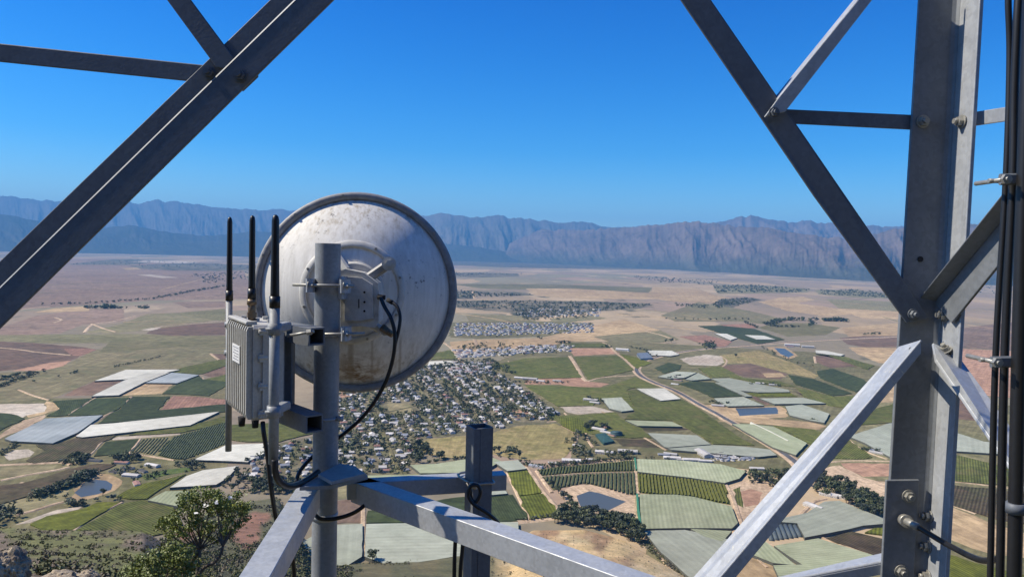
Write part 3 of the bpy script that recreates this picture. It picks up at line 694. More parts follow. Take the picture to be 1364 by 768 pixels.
flat([(1010, 402), (1040, 396), (1070, 395), (1085, 399), (1060, 404), (1100, 408), (1140, 418), (1100, 421), (1050, 414)], 'tan', jit=5)
flat([(870, 382), (930, 384), (950, 392), (980, 398), (960, 404), (900, 402), (860, 396)], 'tan', jit=6)
flat([(950, 380), (1000, 379), (1050, 382), (1080, 385), (1075, 389), (1000, 391), (955, 391)], 'olive', jit=8)
flat([(1085, 386), (1140, 386), (1190, 392), (1210, 397), (1150, 397), (1090, 392)], 'olive', jit=8)
flat([(960, 398), (1000, 396), (1015, 399), (985, 406), (970, 412), (945, 410)], 'farwood', jit=8)
flat([(1100, 398), (1200, 402), (1210, 418), (1150, 420), (1120, 412)], 'olive')
flat([(1110, 410), (1200, 415), (1210, 425), (1150, 424)], 'tan')
flat([(930, 402), (1000, 414), (1040, 424), (1025, 432), (985, 428), (900, 428), (880, 420)], 'olive')
flat([(1030, 430), (1075, 430), (1120, 436), (1100, 446), (1050, 448), (1010, 436)], 'khaki')
flat([(1120, 436), (1200, 430), (1260, 436), (1260, 448), (1130, 448)], 'tan')
flat([(1118, 450), (1150, 447), (1210, 447), (1210, 462), (1150, 462), (1128, 458)], 'dpurple')
flat([(1130, 462), (1210, 463), (1210, 485), (1170, 483), (1140, 470)], 'tan')
# -- left side, middle distance
flat([(-300, 446), (0, 436), (50, 420), (115, 412), (165, 412), (165, 427), (110, 432), (80, 444), (0, 447)], 'purple')
flat([(45, 416), (75, 410), (120, 407.5), (118, 414), (80, 415.5)], 'tan')
flat([(-300, 450), (0, 446), (165, 444.5), (300, 447), (302, 456), (60, 457), (0, 454), (-300, 462)], 'khaki')
flat([(160, 432), (195, 418), (245, 416), (300, 411), (300, 424), (255, 431), (200, 439), (150, 444), (110, 443)], 'olive')
flat([(240, 416), (300, 411), (300, 428), (270, 424)], 'khaki')
flat([(230, 402), (300, 401), (300, 409), (250, 410)], 'purple')
flat([(205, 438), (255, 432), (300, 429), (300, 446), (230, 447), (195, 444)], 'dpurple')
flat([(188, 439), (205, 436), (218, 433.5), (210, 438), (200, 440)], 'pale')
flat([(-300, 468), (0, 454.5), (50, 457), (110, 462), (128, 465), (115, 470), (105, 475), (90, 482), (60, 488), (0, 494), (-300, 520)], 'dpurple')
flat([(85, 464), (118, 464), (128, 465.5), (108, 474), (95, 473)], 'red')
flat([(15, 494), (65, 483), (95, 480), (85, 487), (60, 493)], 'orange')
flat([(-300, 525), (0, 496), (60, 493), (85, 487), (108, 475), (130, 465), (300, 454), (302, 480), (270, 484), (240, 491), (168, 492), (126, 507), (100, 518), (70, 530), (0, 537), (-300, 560)], 'olive')
flat([(150, 452), (215, 455), (300, 450), (300, 462), (230, 462), (160, 468), (130, 470)], 'khaki')
flat([(283, 471), (302, 471), (302, 480), (293, 479)], 'dpurple')
flat([(-300, 560), (0, 536), (75, 530), (125, 530), (302, 500), (302, 640), (200, 672), (100, 706), (0, 706), (-300, 720)], 'khaki')
vine([(226, 495), (240, 490), (280, 481), (302, 478), (302, 486), (270, 497.5), (262, 498)])
flat([(270, 499), (302, 484), (302, 500), (284, 503)], 'dpurple')
vine([(272, 505), (302, 498), (302, 510), (280, 511)])
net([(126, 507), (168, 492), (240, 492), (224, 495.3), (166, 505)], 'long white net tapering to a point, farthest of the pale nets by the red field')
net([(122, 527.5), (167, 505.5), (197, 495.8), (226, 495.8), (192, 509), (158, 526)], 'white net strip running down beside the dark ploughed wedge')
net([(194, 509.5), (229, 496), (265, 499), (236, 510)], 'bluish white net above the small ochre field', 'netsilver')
flat([(85, 527), (100, 518), (126, 507.5), (165, 506), (122, 526.5)], 'dpurple')
flat([(0, 538), (60, 537), (62, 543), (60, 548), (35, 553), (30, 556), (15, 551), (-80, 545), (-80, 540)], 'pale', jit=2)
flat([(62, 534), (72, 536), (80, 544), (60, 551), (38, 556), (35, 553), (60, 548)], 'tan', jit=2)
vine([(-200, 560), (-40, 548), (0, 550), (15, 551), (33, 557), (0, 573), (-200, 640)], 'dvine')
flat([(-60, 600), (0, 579), (30, 560), (60, 552), (58, 557), (30, 572), (0, 584)], 'road', jit=2)
vine([(70, 534), (125, 530), (88, 553), (62, 554), (80, 544)], 'dvine')
vine([(90, 553), (127, 530.5), (174, 529), (158, 544), (140, 552)], 'dvine')
net([(6, 584), (60, 557), (137, 552.5), (103, 576), (70, 590), (15, 587)], 'broad silver grey net with a rounded lower edge, left of the dirt track', 'netsilver')
vine([(177, 528), (226, 527.5), (210, 546), (300, 538), (300, 548), (235, 555), (130, 564), (143, 553.5), (157, 546)], 'dvine')
flat([(230, 527), (262, 528), (302, 532), (302, 538), (212, 547)], 'red')
flat([(192, 510), (232, 510), (216, 524), (160, 527)], 'tan', rows=((192, 510), (160, 527)))
vine([(216, 524), (242, 508), (266, 500), (270, 505), (302, 508), (302, 513), (278, 527), (250, 525)], 'dvine')
net([(101, 581), (121, 565.5), (150, 563.5), (292, 548), (253, 566), (110, 582)], 'long narrow cream net between dark and bright vineyards')
vine([(172, 579), (200, 571), (253, 567), (302, 553), (302, 562), (240, 576)])
flat([(150, 584), (158, 581), (240, 577), (241, 578.5), (190, 583), (150, 586)], 'pale')
vine([(48, 592), (75, 591), (107, 581), (160, 573.5), (148, 584), (136, 588), (118, 606), (80, 612), (45, 617), (35, 613), (60, 600)], 'bvine')
vine([(125, 607), (141, 588), (185, 584.5), (170, 603), (150, 605)], 'dvine')
field([(175, 602), (190, 585), (228, 582.5), (208, 606)], 'khaki', 0.0, 'vineyard', kind='stuff', rows=((208, 606), (228, 582.5)), ridges=(4.6, 2.0, 1.2, 'rowvine'))
field([(209, 606), (229, 582.5), (242, 578.5), (302, 562), (302, 591), (245, 612), (230, 611.5)], 'vine', 0.0, 'vineyard', kind='stuff', rows=((208, 606), (228, 582.5)), ridges=(3.4, 2.3, 1.2, 'rowvine'))
net([(258, 612), (302, 592), (360, 590), (356, 601), (330, 615), (312, 614)], 'pale green net beside the whip of trees behind the cabinet')
flat([(0, 600), (20, 588), (55, 590), (62, 594), (62, 600), (48, 610), (10, 617), (-30, 614)], 'khaki', jit=1.5)
flat([(5, 606), (20, 599), (38, 598), (46, 602), (40, 608), (12, 613)], 'pale', jit=1.0)
ribbon([(48, 588), (61, 592), (62, 600), (46, 611)], 3, 'road')
flat([(-100, 626), (0, 622), (75, 620), (70, 627), (40, 632), (-100, 642)], 'olive')
vine([(30, 643), (60, 635), (90, 625), (130, 617), (155, 618), (130, 628), (110, 637), (65, 651), (45, 657), (0, 668), (0, 646)], 'bvine')
vine([(-200, 655), (0, 647), (30, 645), (48, 657), (0, 671), (-200, 700)], 'bvine')
flat([(-100, 690), (0, 672), (50, 658), (92, 652), (95, 665), (70, 672), (20, 690), (-100, 712)], 'olive')
dam([(99, 656), (115, 640), (128, 638.5), (142, 640), (150, 645), (148, 652), (130, 658), (108, 662)], [(94, 662), (112, 637), (122, 631), (145, 631), (158, 636.5), (162, 645), (153, 653), (140, 658), (105, 668)])
flat([(20, 699), (60, 684), (75, 679), (110, 674), (105, 678), (70, 685), (40, 696)], 'pale', jit=1.5)
vine([(40, 698), (62, 687), (110, 677.5), (130, 668.5), (160, 668.5), (97, 705), (60, 710)], 'lime')
vine([(101, 706), (160, 671), (190, 665.5), (230, 672), (240, 690), (240, 706), (170, 720)], 'vine')
vine([(155, 661), (178, 648.5), (240, 632.5), (248, 631), (225, 645), (195, 664), (175, 664.5)], 'lime')
flat([(190, 632), (225, 625), (252, 622), (254, 627), (215, 634), (195, 640)], 'lawn')
net([(226, 649), (248, 634), (270, 626), (318, 620), (305, 634), (288, 645), (260, 647)], 'white net with a ragged edge above the bushy tree')
net([(197, 666), (220, 654), (253, 653), (245, 661), (237, 674)], 'small pale green net at the foot of the slope beside the bushy tree', 'netgreen')
vine([(300, 566), (415, 560), (420, 576), (372, 588), (330, 588), (300, 584)])
# -- centre: town ground, meadows
flat([(372, 590), (420, 580), (455, 515), (560, 487), (600, 478), (640, 485), (690, 508), (748, 552), (745, 573), (690, 572), (640, 577), (575, 582), (556, 600), (548, 632), (445, 634), (420, 640), (365, 645)], 'townsoil', jit=2)
flat([(598, 430), (620, 428), (700, 427), (790, 430), (792, 443), (740, 447), (640, 451), (600, 449)], 'khaki', jit=3)
flat([(600, 455), (640, 452), (720, 450), (830, 425), (880, 440), (840, 448), (760, 456), (690, 466), (600, 470)], 'tan')
flat([(556, 588), (575, 584), (640, 578), (652, 578), (652, 608), (590, 610), (562, 602)], 'meadow')
flat([(653, 577), (690, 567), (740, 564), (766, 577), (764, 598), (750, 610), (700, 613), (653, 604)], 'meadow')
flat([(515, 537), (545, 537), (550, 548), (520, 552)], 'olive'); flat([(455, 520), (470, 518), (475, 528), (452, 530)], 'orange')
flat([(682, 546), (700, 545), (706, 551), (690, 555)], 'orange')
net([(572, 481), (612, 480), (613, 485.5), (570, 486)], 'cream net strip beside the curving road, lying beyond the town')
vine([(578, 470), (600, 466), (610, 477), (574, 479)])
net([(546, 619), (580, 617.5), (650, 607), (668, 614), (640, 629), (560, 630)], 'pale net strip between the town trees and the steel tube', 'netgreen')
flat([(445, 634), (546, 631), (640, 630), (652, 640), (600, 655), (440, 665)], 'olive')
net([(490, 633), (560, 632), (620, 630), (640, 641), (600, 652), (480, 652)], 'pale green net glimpsed just above the steel tubes', 'netgreen')
flat([(440, 668), (487, 660), (483, 696), (440, 698)], 'dpurple')
vine([(490, 680), (560, 670), (640, 658), (650, 660), (690, 694), (640, 695), (488, 696)], 'dvine')
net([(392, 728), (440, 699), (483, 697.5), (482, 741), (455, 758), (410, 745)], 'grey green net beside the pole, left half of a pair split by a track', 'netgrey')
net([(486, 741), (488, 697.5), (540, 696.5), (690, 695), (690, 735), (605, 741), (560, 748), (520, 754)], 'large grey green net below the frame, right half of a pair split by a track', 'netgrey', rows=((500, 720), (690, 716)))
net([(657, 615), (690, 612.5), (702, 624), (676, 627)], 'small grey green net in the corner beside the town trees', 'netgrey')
net([(655, 647), (668, 646), (676, 657), (655, 659)], 'tiny pale net just beside the steel post', 'netgrey')
vine([(650, 660), (683, 658.5), (703, 690), (660, 691)], 'dvine')
vine([(676, 628.5), (702, 625.5), (722, 655.5), (691, 659.5)], 'lime')
vine([(691, 661), (723, 657), (748, 685), (706, 691)], 'lime')
# striped vineyards and the heart-shaped dam
field([(715, 626), (740, 622.5), (845, 613), (846, 627.5), (780, 629), (720, 634)], 'vine', 0.0, 'vineyard', kind='stuff', rows=((838, 650), (836, 614)), ridges=(4.2, 2.3, 1.7, 'rowvine'))
field([(721, 636), (780, 631), (846, 629.5), (847, 659), (835, 659), (790, 646), (776, 644), (745, 650), (737, 653)], 'khaki', 0.0, 'vineyard', kind='stuff', rows=((838, 650), (836, 614)), ridges=(5.0, 2.6, 1.8, 'rowvine'))
dam([(768, 660), (785, 654), (798, 656.5), (812, 661), (834, 668), (820, 675), (808, 681), (775, 678)], [(742, 656), (762, 647), (786, 645), (820, 653), (846, 661), (850, 690), (825, 688), (800, 685), (775, 685), (757, 672)], 'road')
flat([(758, 660), (770, 651), (788, 650), (812, 658), (838, 668), (822, 677), (810, 683), (770, 680)], 'tan') if False else None
net([(848, 611), (900, 612.5), (960, 618), (994, 627), (985, 637), (965, 643), (920, 636), (849, 628)], 'pale green net topped by farm sheds, with a blunt far end', 'netgreen', rows=((846, 640), (844, 612)))
field([(850, 630), (920, 637.5), (965, 644.5), (973, 672), (920, 661.5), (850, 656)], 'lime', 0.0, 'vineyard', kind='stuff', rows=((860, 656), (858, 630)), ridges=(4.4, 2.6, 1.7, 'limerow'))
net([(852, 658), (900, 658.5), (925, 661.5), (974, 674), (983, 696), (975, 703.5), (910, 703), (854, 704)], 'pale green striped net with a green mesh edge beside the dam', 'netgreen', rows=((846, 700), (844, 660)))
net([(858, 707), (912, 705.5), (960, 715), (995, 727), (970, 775), (925, 775), (892, 745), (880, 735)], 'smooth grey green net lowest beside the dry grass knoll', 'netgrey')
net([(920, 704), (975, 707), (962, 721), (937, 714)], 'small triangular net wedged beside the bright diagonal brace', 'netgreen')
flat([(972, 650), (990, 640), (1025, 638), (1032, 660), (1000, 692), (985, 690), (978, 672)], 'road', jit=1.5)
flat([(985, 655), (1000, 651), (1016, 656), (1010, 672), (992, 675)], 'orange', jit=1); flat([(976, 652), (986, 648), (988, 662), (990, 676), (982, 672)], 'vine')
flat([(858, 722), (868, 726), (935, 778), (900, 780), (860, 740)], 'khaki')
# -- right of centre
flat([(640, 490), (700, 466), (760, 455), (845, 455), (960, 462), (1100, 470), (1200, 495), (1200, 600), (1060, 640), (1000, 625), (850, 612), (760, 610), (768, 575), (748, 552), (690, 508)], 'khaki')
flat([(790, 448), (880, 440), (905, 452), (880, 456), (815, 456)], 'olive')
vine([(757, 457), (806, 457.5), (815, 462), (758, 462.5)])
flat([(758, 463.5), (815, 464), (826, 471), (764, 474)], 'orange')
vine([(655, 487), (700, 477), (755, 475.5), (775, 502.5), (720, 504), (690, 500)])
flat([(686, 478), (710, 474), (745, 474), (752, 478), (700, 484)], 'khaki')
vine([(765, 475.5), (822, 473.5), (845, 492.5), (784, 505.5)])
flat([(776, 488), (800, 487), (806, 495), (780, 497)], 'dpurple', jit=2)
vine([(826, 471), (845, 475), (868, 483), (848, 491)], 'lime'); 
vine([(700, 513), (745, 513.5), (800, 516.5), (814, 513), (846, 502), (870, 512), (903, 531), (880, 534), (862, 525), (846, 516), (835, 519), (845, 546), (800, 530), (790, 540), (743, 541)])
vine([(846, 547), (836, 520), (848, 518.5), (862, 526), (880, 535), (909, 532), (935, 547), (985, 582), (1005, 593), (950, 591), (930, 578), (912, 568), (896, 560), (832, 558)])
vine([(700, 540), (745, 553), (770, 553), (820, 549), (830, 558), (850, 568), (870, 583), (815, 582), (770, 575)], 'vine')
vine([(745, 556), (768, 556), (795, 574), (770, 577), (748, 566)], 'lime')
flat([(700, 505), (775, 500), (783, 508), (812, 511), (800, 515.5), (760, 515.5), (745, 512), (700, 512)], 'orange')
flat([(745, 541.5), (790, 541), (818, 548.5), (770, 552), (755, 549)], 'pale')
net([(861, 466.5), (895, 467), (905, 472), (893, 474), (868, 473)], 'white net in the crook of the main road, beside the glasshouse')
net([(848, 517.5), (885, 517), (907, 531), (880, 533.5), (862, 525)], 'whitish wedge shaped net pressed against the main road')
net([(801, 530.5), (828, 529), (844, 546), (828, 548), (812, 544)], 'grey net with a pointed corner beside the farmstead trees', 'netgrey')
net([(833, 559.5), (895, 561.5), (909, 568), (850, 567)], 'thin pale net strip lying across the big green vineyard', 'netgreen')
flat([(846, 568.5), (905, 569.5), (922, 572.5), (862, 574.5)], 'bvine')
net([(863, 576.5), (928, 579.5), (947, 591.5), (890, 596), (885, 595)], 'grey net with a sharp corner above the row of sheds', 'netgrey')
net([(889, 597), (950, 592.5), (990, 594.5), (1025, 598.5), (1035, 606), (1010, 608.5), (895, 599)], 'long grey net strip above the parked vehicles', 'netgrey')
flat([(815, 584), (870, 586), (885, 597), (830, 594.5)], 'bvine'); flat([(808, 576), (850, 576), (862, 582), (812, 583)], 'pale')
flat([(905, 478), (940, 472), (965, 475), (968, 482), (955, 487), (920, 486)], 'pale', jit=2)
vine([(872, 490), (890, 483), (908, 486), (905, 492), (885, 497)], 'dvine')
net([(876, 501.5), (900, 494.5), (928, 496), (912, 503), (893, 504)], 'pale grey net just inside the road bend', 'netgrey')
net([(913, 505), (930, 496.5), (947, 504.5), (922, 506.5)], 'small white net above the dark green block', 'netgrey')
vine([(904, 511), (920, 507.5), (955, 509.5), (990, 527), (950, 529), (930, 520)], 'dvine')
flat([(894, 514), (903, 512), (930, 521), (960, 537), (932, 540)], 'khaki'); 
net([(947, 504), (972, 503.5), (1015, 512), (1050, 519), (1052, 522), (1010, 522.5), (985, 520)], 'broad pale net behind the farm sheds right of the dark green block', 'netgrey')
net([(952, 509.5), (964, 509), (1002, 528), (993, 528)], 'narrow grey strip net between the dark green block and a pale net', 'netgrey')
net([(951, 530.5), (990, 528.5), (1018, 540), (970, 541), (958, 536)], 'grey net directly above the rectangular dam', 'netgrey')
flat([(999, 528.5), (1006, 528), (1030, 538), (1020, 540)], 'dpurple')
vine([(997, 523), (1052, 522.5), (1062, 528), (1008, 528)], 'lime')
net([(1012, 530.5), (1070, 529.5), (1100, 537), (1032, 538)], 'grey net tapering towards the bright brace, above the dam', 'netgrey')
dam([(980, 543.5), (1034, 542.5), (1037, 551), (985, 554)], [(972, 541.5), (1038, 540.5), (1048, 546), (1046, 556), (1000, 559), (960, 556)], 'tan')
net([(1046, 541), (1068, 538.5), (1105, 551), (1098, 563), (1080, 560), (1052, 553)], 'grey net to the right of the rectangular dam', 'netgrey')
flat([(955, 561), (1000, 556), (1080, 562), (1102, 568), (1085, 573), (1030, 566), (1000, 564)], 'tan')
net([(975, 564.5), (1000, 565), (1030, 568), (1075, 590), (1060, 606), (1030, 596)], 'large grey green net below the dam with a white strip along it', 'netgreen')
vine([(1031, 567), (1085, 572), (1112, 582), (1095, 600), (1077, 590)])
flat([(935, 540), (960, 538), (975, 545), (985, 557), (960, 560)], 'tan')
vine([(960, 473), (1010, 466.5), (1060, 485), (1090, 500), (1085, 504), (1050, 497), (1000, 484), (966, 484)], 'lime') if False else flat([(960, 473), (1010, 466.5), (1060, 485), (1090, 500), (1085, 504), (1050, 497), (1000, 484), (966, 484)], 'meadow')
flat([(958, 487), (1000, 484), (1050, 498), (1040, 505), (990, 502)], 'dpurple')
vine([(930, 490), (960, 488), (990, 503), (1040, 508), (1060, 515), (1015, 511), (972, 502), (948, 503)])
vine([(1050, 499), (1085, 505), (1135, 524), (1110, 527), (1060, 512)], 'dvine'); flat([(1014, 497), (1040, 497), (1048, 502), (1020, 503)], 'tan')
vine([(1060, 515), (1110, 528), (1140, 527), (1140, 545), (1105, 540), (1070, 528)])
flat([(1055, 520), (1100, 532), (1135, 538), (1125, 542), (1070, 527)], 'bvine')
vine([(1088, 494), (1110, 491), (1150, 505), (1160, 512), (1140, 522), (1092, 503)], 'dvine')
dam([(1031, 463.5), (1045, 464), (1058, 472.5), (1050, 476), (1040, 471.5)], [(1020, 462), (1046, 462), (1064, 474), (1050, 479), (1036, 473)], 'tan')
net([(1086, 466.5), (1100, 467), (1125, 472), (1120, 474), (1087, 470)], 'white net strip out on the tan plain near the small blue dam')
flat([(1085, 474), (1120, 474), (1160, 487), (1105, 490), (1087, 482)], 'dpurple')
vine([(1100, 472.5), (1086, 471.5), (1125, 475), (1165, 487), (1155, 492)])
vine([(930, 434), (960, 433.5), (1005, 438), (1045, 452), (1010, 458), (1000, 455), (975, 448)], 'dvine')
net([(952, 444), (968, 444.5), (982, 450), (973, 453)], 'left one of two small white nets lying in a dark field')
net([(992, 446), (1018, 447), (1033, 452), (1008, 452)], 'right one of two small white nets lying in a dark field')
flat([(960, 432.5), (1000, 431), (1010, 436.5), (975, 438)], 'red'); flat([(905, 448), (940, 446), (975, 455), (965, 463), (930, 456)], 'red')
# between brace and leg, lower right
flat([(1100, 560), (1200, 500), (1200, 640), (1100, 640)], 'khaki')
flat([(1150, 520), (1200, 512), (1200, 536), (1160, 536)], 'tan')
vine([(1125, 566), (1160, 546), (1200, 535), (1200, 562), (1140, 566)])
vine([(1095, 610), (1130, 584), (1162, 609), (1150, 611)])
net([(1130, 581), (1185, 563.5), (1200, 563.5), (1200, 613), (1184, 608), (1152, 590)], 'big grey net behind the steel leg, above the farm buildings', 'netgrey')
flat([(1120, 617), (1200, 617), (1200, 634), (1150, 635), (1128, 625)], 'orange')
flat([(1090, 626), (1118, 620), (1150, 636), (1200, 650), (1200, 670), (1150, 655), (1100, 634)], 'road')
net([(1034, 692), (1075, 683), (1098, 668), (1118, 667), (1180, 692), (1180, 697.5), (1150, 700), (1130, 705), (1072, 716), (1062, 697), (1036, 695)], 'large grey net roof with a peaked corner between trees and glass tunnels', 'netgrey')
net([(1031, 727), (1090, 717), (1165, 740), (1155, 750), (1080, 760)], 'pale green net with tan tracks round it, at the foot of the steel leg', 'netgreen')
net([(1005, 700), (1012, 716), (1029, 728), (1060, 753), (1030, 750), (1000, 738), (985, 720)], 'pale green net strip beside the glass tunnels', 'netgreen')
net([(1030, 753), (1073, 752), (1090, 765), (1090, 785), (1042, 778)], 'small pale green net lowest of all, above the horizontal strut', 'netgreen')
vine([(1100, 717), (1135, 708), (1185, 720), (1200, 735), (1170, 741)], 'bvine')
vine([(1152, 709), (1165, 703), (1200, 702), (1200, 718)], 'lime')
flat([(980, 745), (1005, 742), (1030, 754), (1038, 780), (970, 780)], 'tan')
flat([(1085, 766), (1160, 752), (1210, 745), (1210, 790), (1090, 790)], 'khaki')
# right of the leg
flat([(1255, 540), (1420, 540), (1420, 780), (1255, 780)], 'khaki')
flat([(1255, 440), (1420, 420), (1420, 470), (1255, 462)], 'purple')
flat([(1255, 463), (1420, 471), (1420, 535), (1320, 528), (1255, 515)], 'orange')
flat([(1255, 520), (1310, 538), (1312, 562), (1255, 556)], 'dpurple')
net([(1260, 572), (1310, 588), (1380, 596), (1380, 608), (1260, 600)], 'pale net right behind the steel leg and cables', 'netgrey')
vine([(1255, 602), (1325, 618), (1380, 625), (1380, 650), (1330, 645), (1255, 640)])
vine([(1255, 645), (1330, 652), (1380, 660), (1380, 700), (1330, 692), (1255, 668)], 'bvine')
flat([(1255, 672), (1330, 700), (1380, 715), (1380, 745), (1320, 738), (1255, 715)], 'tan')
vine([(1250, 735), (1320, 755), (1380, 770), (1380, 800), (1250, 770)], 'lime')

# roads and tracks
MAINRD = [(1075, 640), (1060, 616), (1020, 589), (960, 554), (930, 538), (900, 521), (870, 509), (853, 500), (848, 491), (858, 481), (880, 474.5), (910, 468.5), (945, 464), (975, 461.5), (1020, 458), (1080, 453.5), (1200, 448)]
ribbon(MAINRD, 19, 'road', 'road_verge', 0.9)
ribbon(MAINRD, 11, 'asphalt', 'road', 1.1)
for pts, wd in [
    ([(846, 500), (825, 501), (800, 503), (782, 508)], 6), ([(846, 492), (832, 478), (822, 471), (812, 461), (803, 456)], 7), ([(759, 474), (768, 488), (776, 503), (782, 508)], 9),
    ([(702, 478), (712, 487), (720, 497)], 4), ([(677, 481), (690, 492)], 4), ([(780, 528), (772, 533), (768, 540)], 4),
    ([(802, 548), (830, 564), (850, 578), (888, 600)], 4), ([(728, 562), (750, 562), (768, 577)], 4), ([(752, 550), (766, 566), (769, 580), (764, 600)], 3.5),
    ([(960, 474), (968, 480), (963, 488), (945, 493)], 5), ([(700, 622), (712, 638), (722, 654), (750, 686)], 6), ([(715, 627), (721, 636), (735, 656)], 4),
    ([(676, 629), (690, 660), (706, 692)], 3), ([(846, 613), (848, 640), (850, 658)], 4), ([(720, 635), (780, 630.3), (846, 628.7)], 2.2), ([(667, 692), (690, 695), (740, 690), (760, 685)], 6),
    ([(965, 643), (975, 660), (985, 690), (990, 704)], 4.5), ([(856, 706), (880, 742), (900, 768)], 3), ([(484, 650), (484, 742)], 4.5), ([(545, 655), (550, 668)], 4),
    ([(127, 530), (108, 541), (90, 553)], 4), ([(175, 528), (160, 541), (141, 553), (122, 565), (103, 581)], 5), ([(136, 588), (128, 597), (119, 607)], 3.5), ([(187, 584.5), (180, 594), (173, 603), (195, 607), (232, 613)], 3),
    ([(-60, 622), (0, 619.5), (50, 617.5), (85, 616), (95, 619)], 6), ([(0, 640), (40, 632), (75, 626), (92, 622)], 5), ([(20, 686), (45, 680), (70, 672), (92, 667)], 5), ([(28, 643), (45, 647), (58, 652)], 4),
    ([(98, 707), (120, 690), (140, 680), (163, 669)], 3.5), ([(195, 645), (215, 640), (243, 633)], 4), ([(281, 471), (286, 475), (292, 479)], 6), ([(205, 436.5), (230, 433), (255, 431), (300, 427)], 7),
    ([(112, 443), (124, 432), (150, 428), (180, 421)], 7), ([(122, 431), (140, 438), (155, 442)], 7), ([(70, 430), (82, 426), (74, 423)], 8), ([(0, 463), (30, 466), (50, 469), (95, 473)], 6), ([(25, 412.5), (45, 410), (65, 408)], 12), ([(25, 519), (45, 527), (66, 533)], 4), ([(78, 534), (80, 540), (80, 544)], 4),
    ([(265, 512), (269, 508), (270, 503)], 5), ([(630, 388), (633, 398)], 14),
    ([(590, 455), (604, 466), (612, 478), (622, 487), (632, 490)], 6), ([(860, 441), (880, 446), (900, 453)], 7), ([(632, 452), (636, 462)], 9),
    ([(975, 704), (995, 728), (1004, 740), (1022, 756)], 3), ([(1012, 718), (1030, 728), (1066, 752), (1085, 765)], 3.5), ([(1095, 716), (1130, 729), (1168, 742)], 3), ([(1085, 714), (1130, 707), (1160, 701), (1185, 698)], 4),
    ([(1062, 690), (1078, 674), (1085, 668), (1100, 664)], 4), ([(1085, 475), (1086, 481), (1087, 484)], 6), ([(1128, 584), (1150, 600), (1182, 612)], 4), ([(1090, 618), (1130, 614), (1200, 615)], 5),
    ([(780, 572), (782, 584), (790, 596)], 4), ([(1255, 640), (1300, 645), (1380, 655)], 4), ([(1255, 669), (1300, 685)], 4)]:
    ribbon(pts, wd, 'road', 'dirt_road')
for pts, wd in [([(488, 520), (500, 552), (512, 580), (522, 605), (535, 634)], 5.5), ([(548, 503), (562, 522), (582, 547)], 4.5), ([(590, 503), (612, 530), (636, 556)], 4.5), ([(632, 490), (650, 510), (672, 535), (690, 548)], 4.5), ([(470, 560), (520, 548), (600, 530), (668, 512)], 4), ([(500, 530), (560, 518), (620, 500)], 4), ([(716, 540), (728, 552), (735, 560)], 4), ([(493, 628), (488, 616)], 4)]:
    ribbon(pts, wd, 'khaki', 'street', 0.95)
for _ in range(34):      # faint farm tracks and fence lines out on the plain
    x, y = random.uniform(-60, 1330), random.uniform(368, 436); a_ = random.gauss(0, 0.09)+random.choice([0.02, -0.12, 0.1]); l_ = random.uniform(40, 170)
    ribbon([(x, y), (x+l_*0.35, y+l_*0.35*a_+random.gauss(0, 0.7)), (x+l_*0.7, y+l_*0.7*a_+random.gauss(0, 0.7)), (x+l_, y+l_*a_)], random.uniform(5, 9), random.choice(['tan', 'tan', 'khaki', 'olive']), 'track')
ribbon([(1000, 565), (1025, 577), (1050, 590)], 3.0, 'net', 'net_seam', NH+0.9)
# ------------------------------------------------------------------ trees of the valley
def clump_quads(centres, sizes, n_each, spread, rg, flat=0.75):
    """little randomly turned leaf-spray quads around each centre"""
    C = np.repeat(np.asarray(centres, float), n_each, 0); SZ = np.repeat(np.asarray(sizes, float), n_each)
    k = len(C)
    d = rg.normal(size=(k, 3)); d /= np.linalg.norm(d, axis=1)[:, None]
    r = rg.random(k)**0.4
    C = C+d*(r*np.repeat(np.asarray(spread, float), n_each))[:, None]*np.array([1, 1, flat])
    nrm = d*0.8+rg.normal(size=(k, 3))*0.6+np.array([0, 0, 0.35]); nrm /= np.linalg.norm(nrm, axis=1)[:, None]
    a = np.cross(nrm, rg.normal(size=(k, 3))); a /= np.linalg.norm(a, axis=1)[:, None]
    b = np.cross(nrm, a)
    s = (SZ*(0.6+0.8*rg.random(k)))[:, None]
    asp = (0.55+0.5*rg.random(k))[:, None]
    V = np.stack([C-a*s-b*s*asp, C+a*s-b*s*asp*0.8, C+a*s*0.9+b*s*asp, C-a*s*0.8+b*s*asp], 1).reshape(-1, 3)
    return V, np.arange(k*4).reshape(k, 4)
def tree_proto(seed, kind):
    rg = np.random.default_rng(seed)
    if kind == 'round': n, rx, rz, zc = 11, 0.36, 0.30, 0.62
    elif kind == 'tall': n, rx, rz, zc = 10, 0.20, 0.40, 0.58
    else: n, rx, rz, zc = 9, 0.42, 0.20, 0.62
    cs = []; 
    for i in range(n):
        d = rg.normal(size=3); d /= np.linalg.norm(d); q = 0.35+0.65*rg.random()
        cs.append((d[0]*rx*q, d[1]*rx*q, zc+d[2]*rz*q))
    sp = 0.13+0.10*rg.random(n)
    V, Fq = clump_quads(cs, np.full(n, 0.052), 26, sp, rg)
    V[:, 2] = np.maximum(V[:, 2], 0.10)
    tb = MB(); tb.tube([(0, 0, -0.03), (0.01, 0.0, 0.2), (0.0, 0.02, 0.45)], 0.03, n=6, sub=2, radii=[0.035, 0.026, 0.016])
    for c in cs[:4]: tb.tube([(0, 0, 0.28), (c[0]*0.5, c[1]*0.5, 0.28+(c[2]-0.28)*0.6), c], 0.012, n=5, sub=1, radii=[0.014, 0.010, 0.005])
    return V, Fq, tb
protos = [tree_proto(100+i, k) for i, k in enumerate(['round', 'round', 'tall', 'broad', 'round', 'broad'])]
trees = []          # (ground point, height m, label, group)
def put(px, py, h, lab, grp, kind=None):
    p = on_plane(px, py); trees.append((p, h*random.uniform(0.8, 1.25), lab, grp, random.randrange(6) if kind is None else kind))
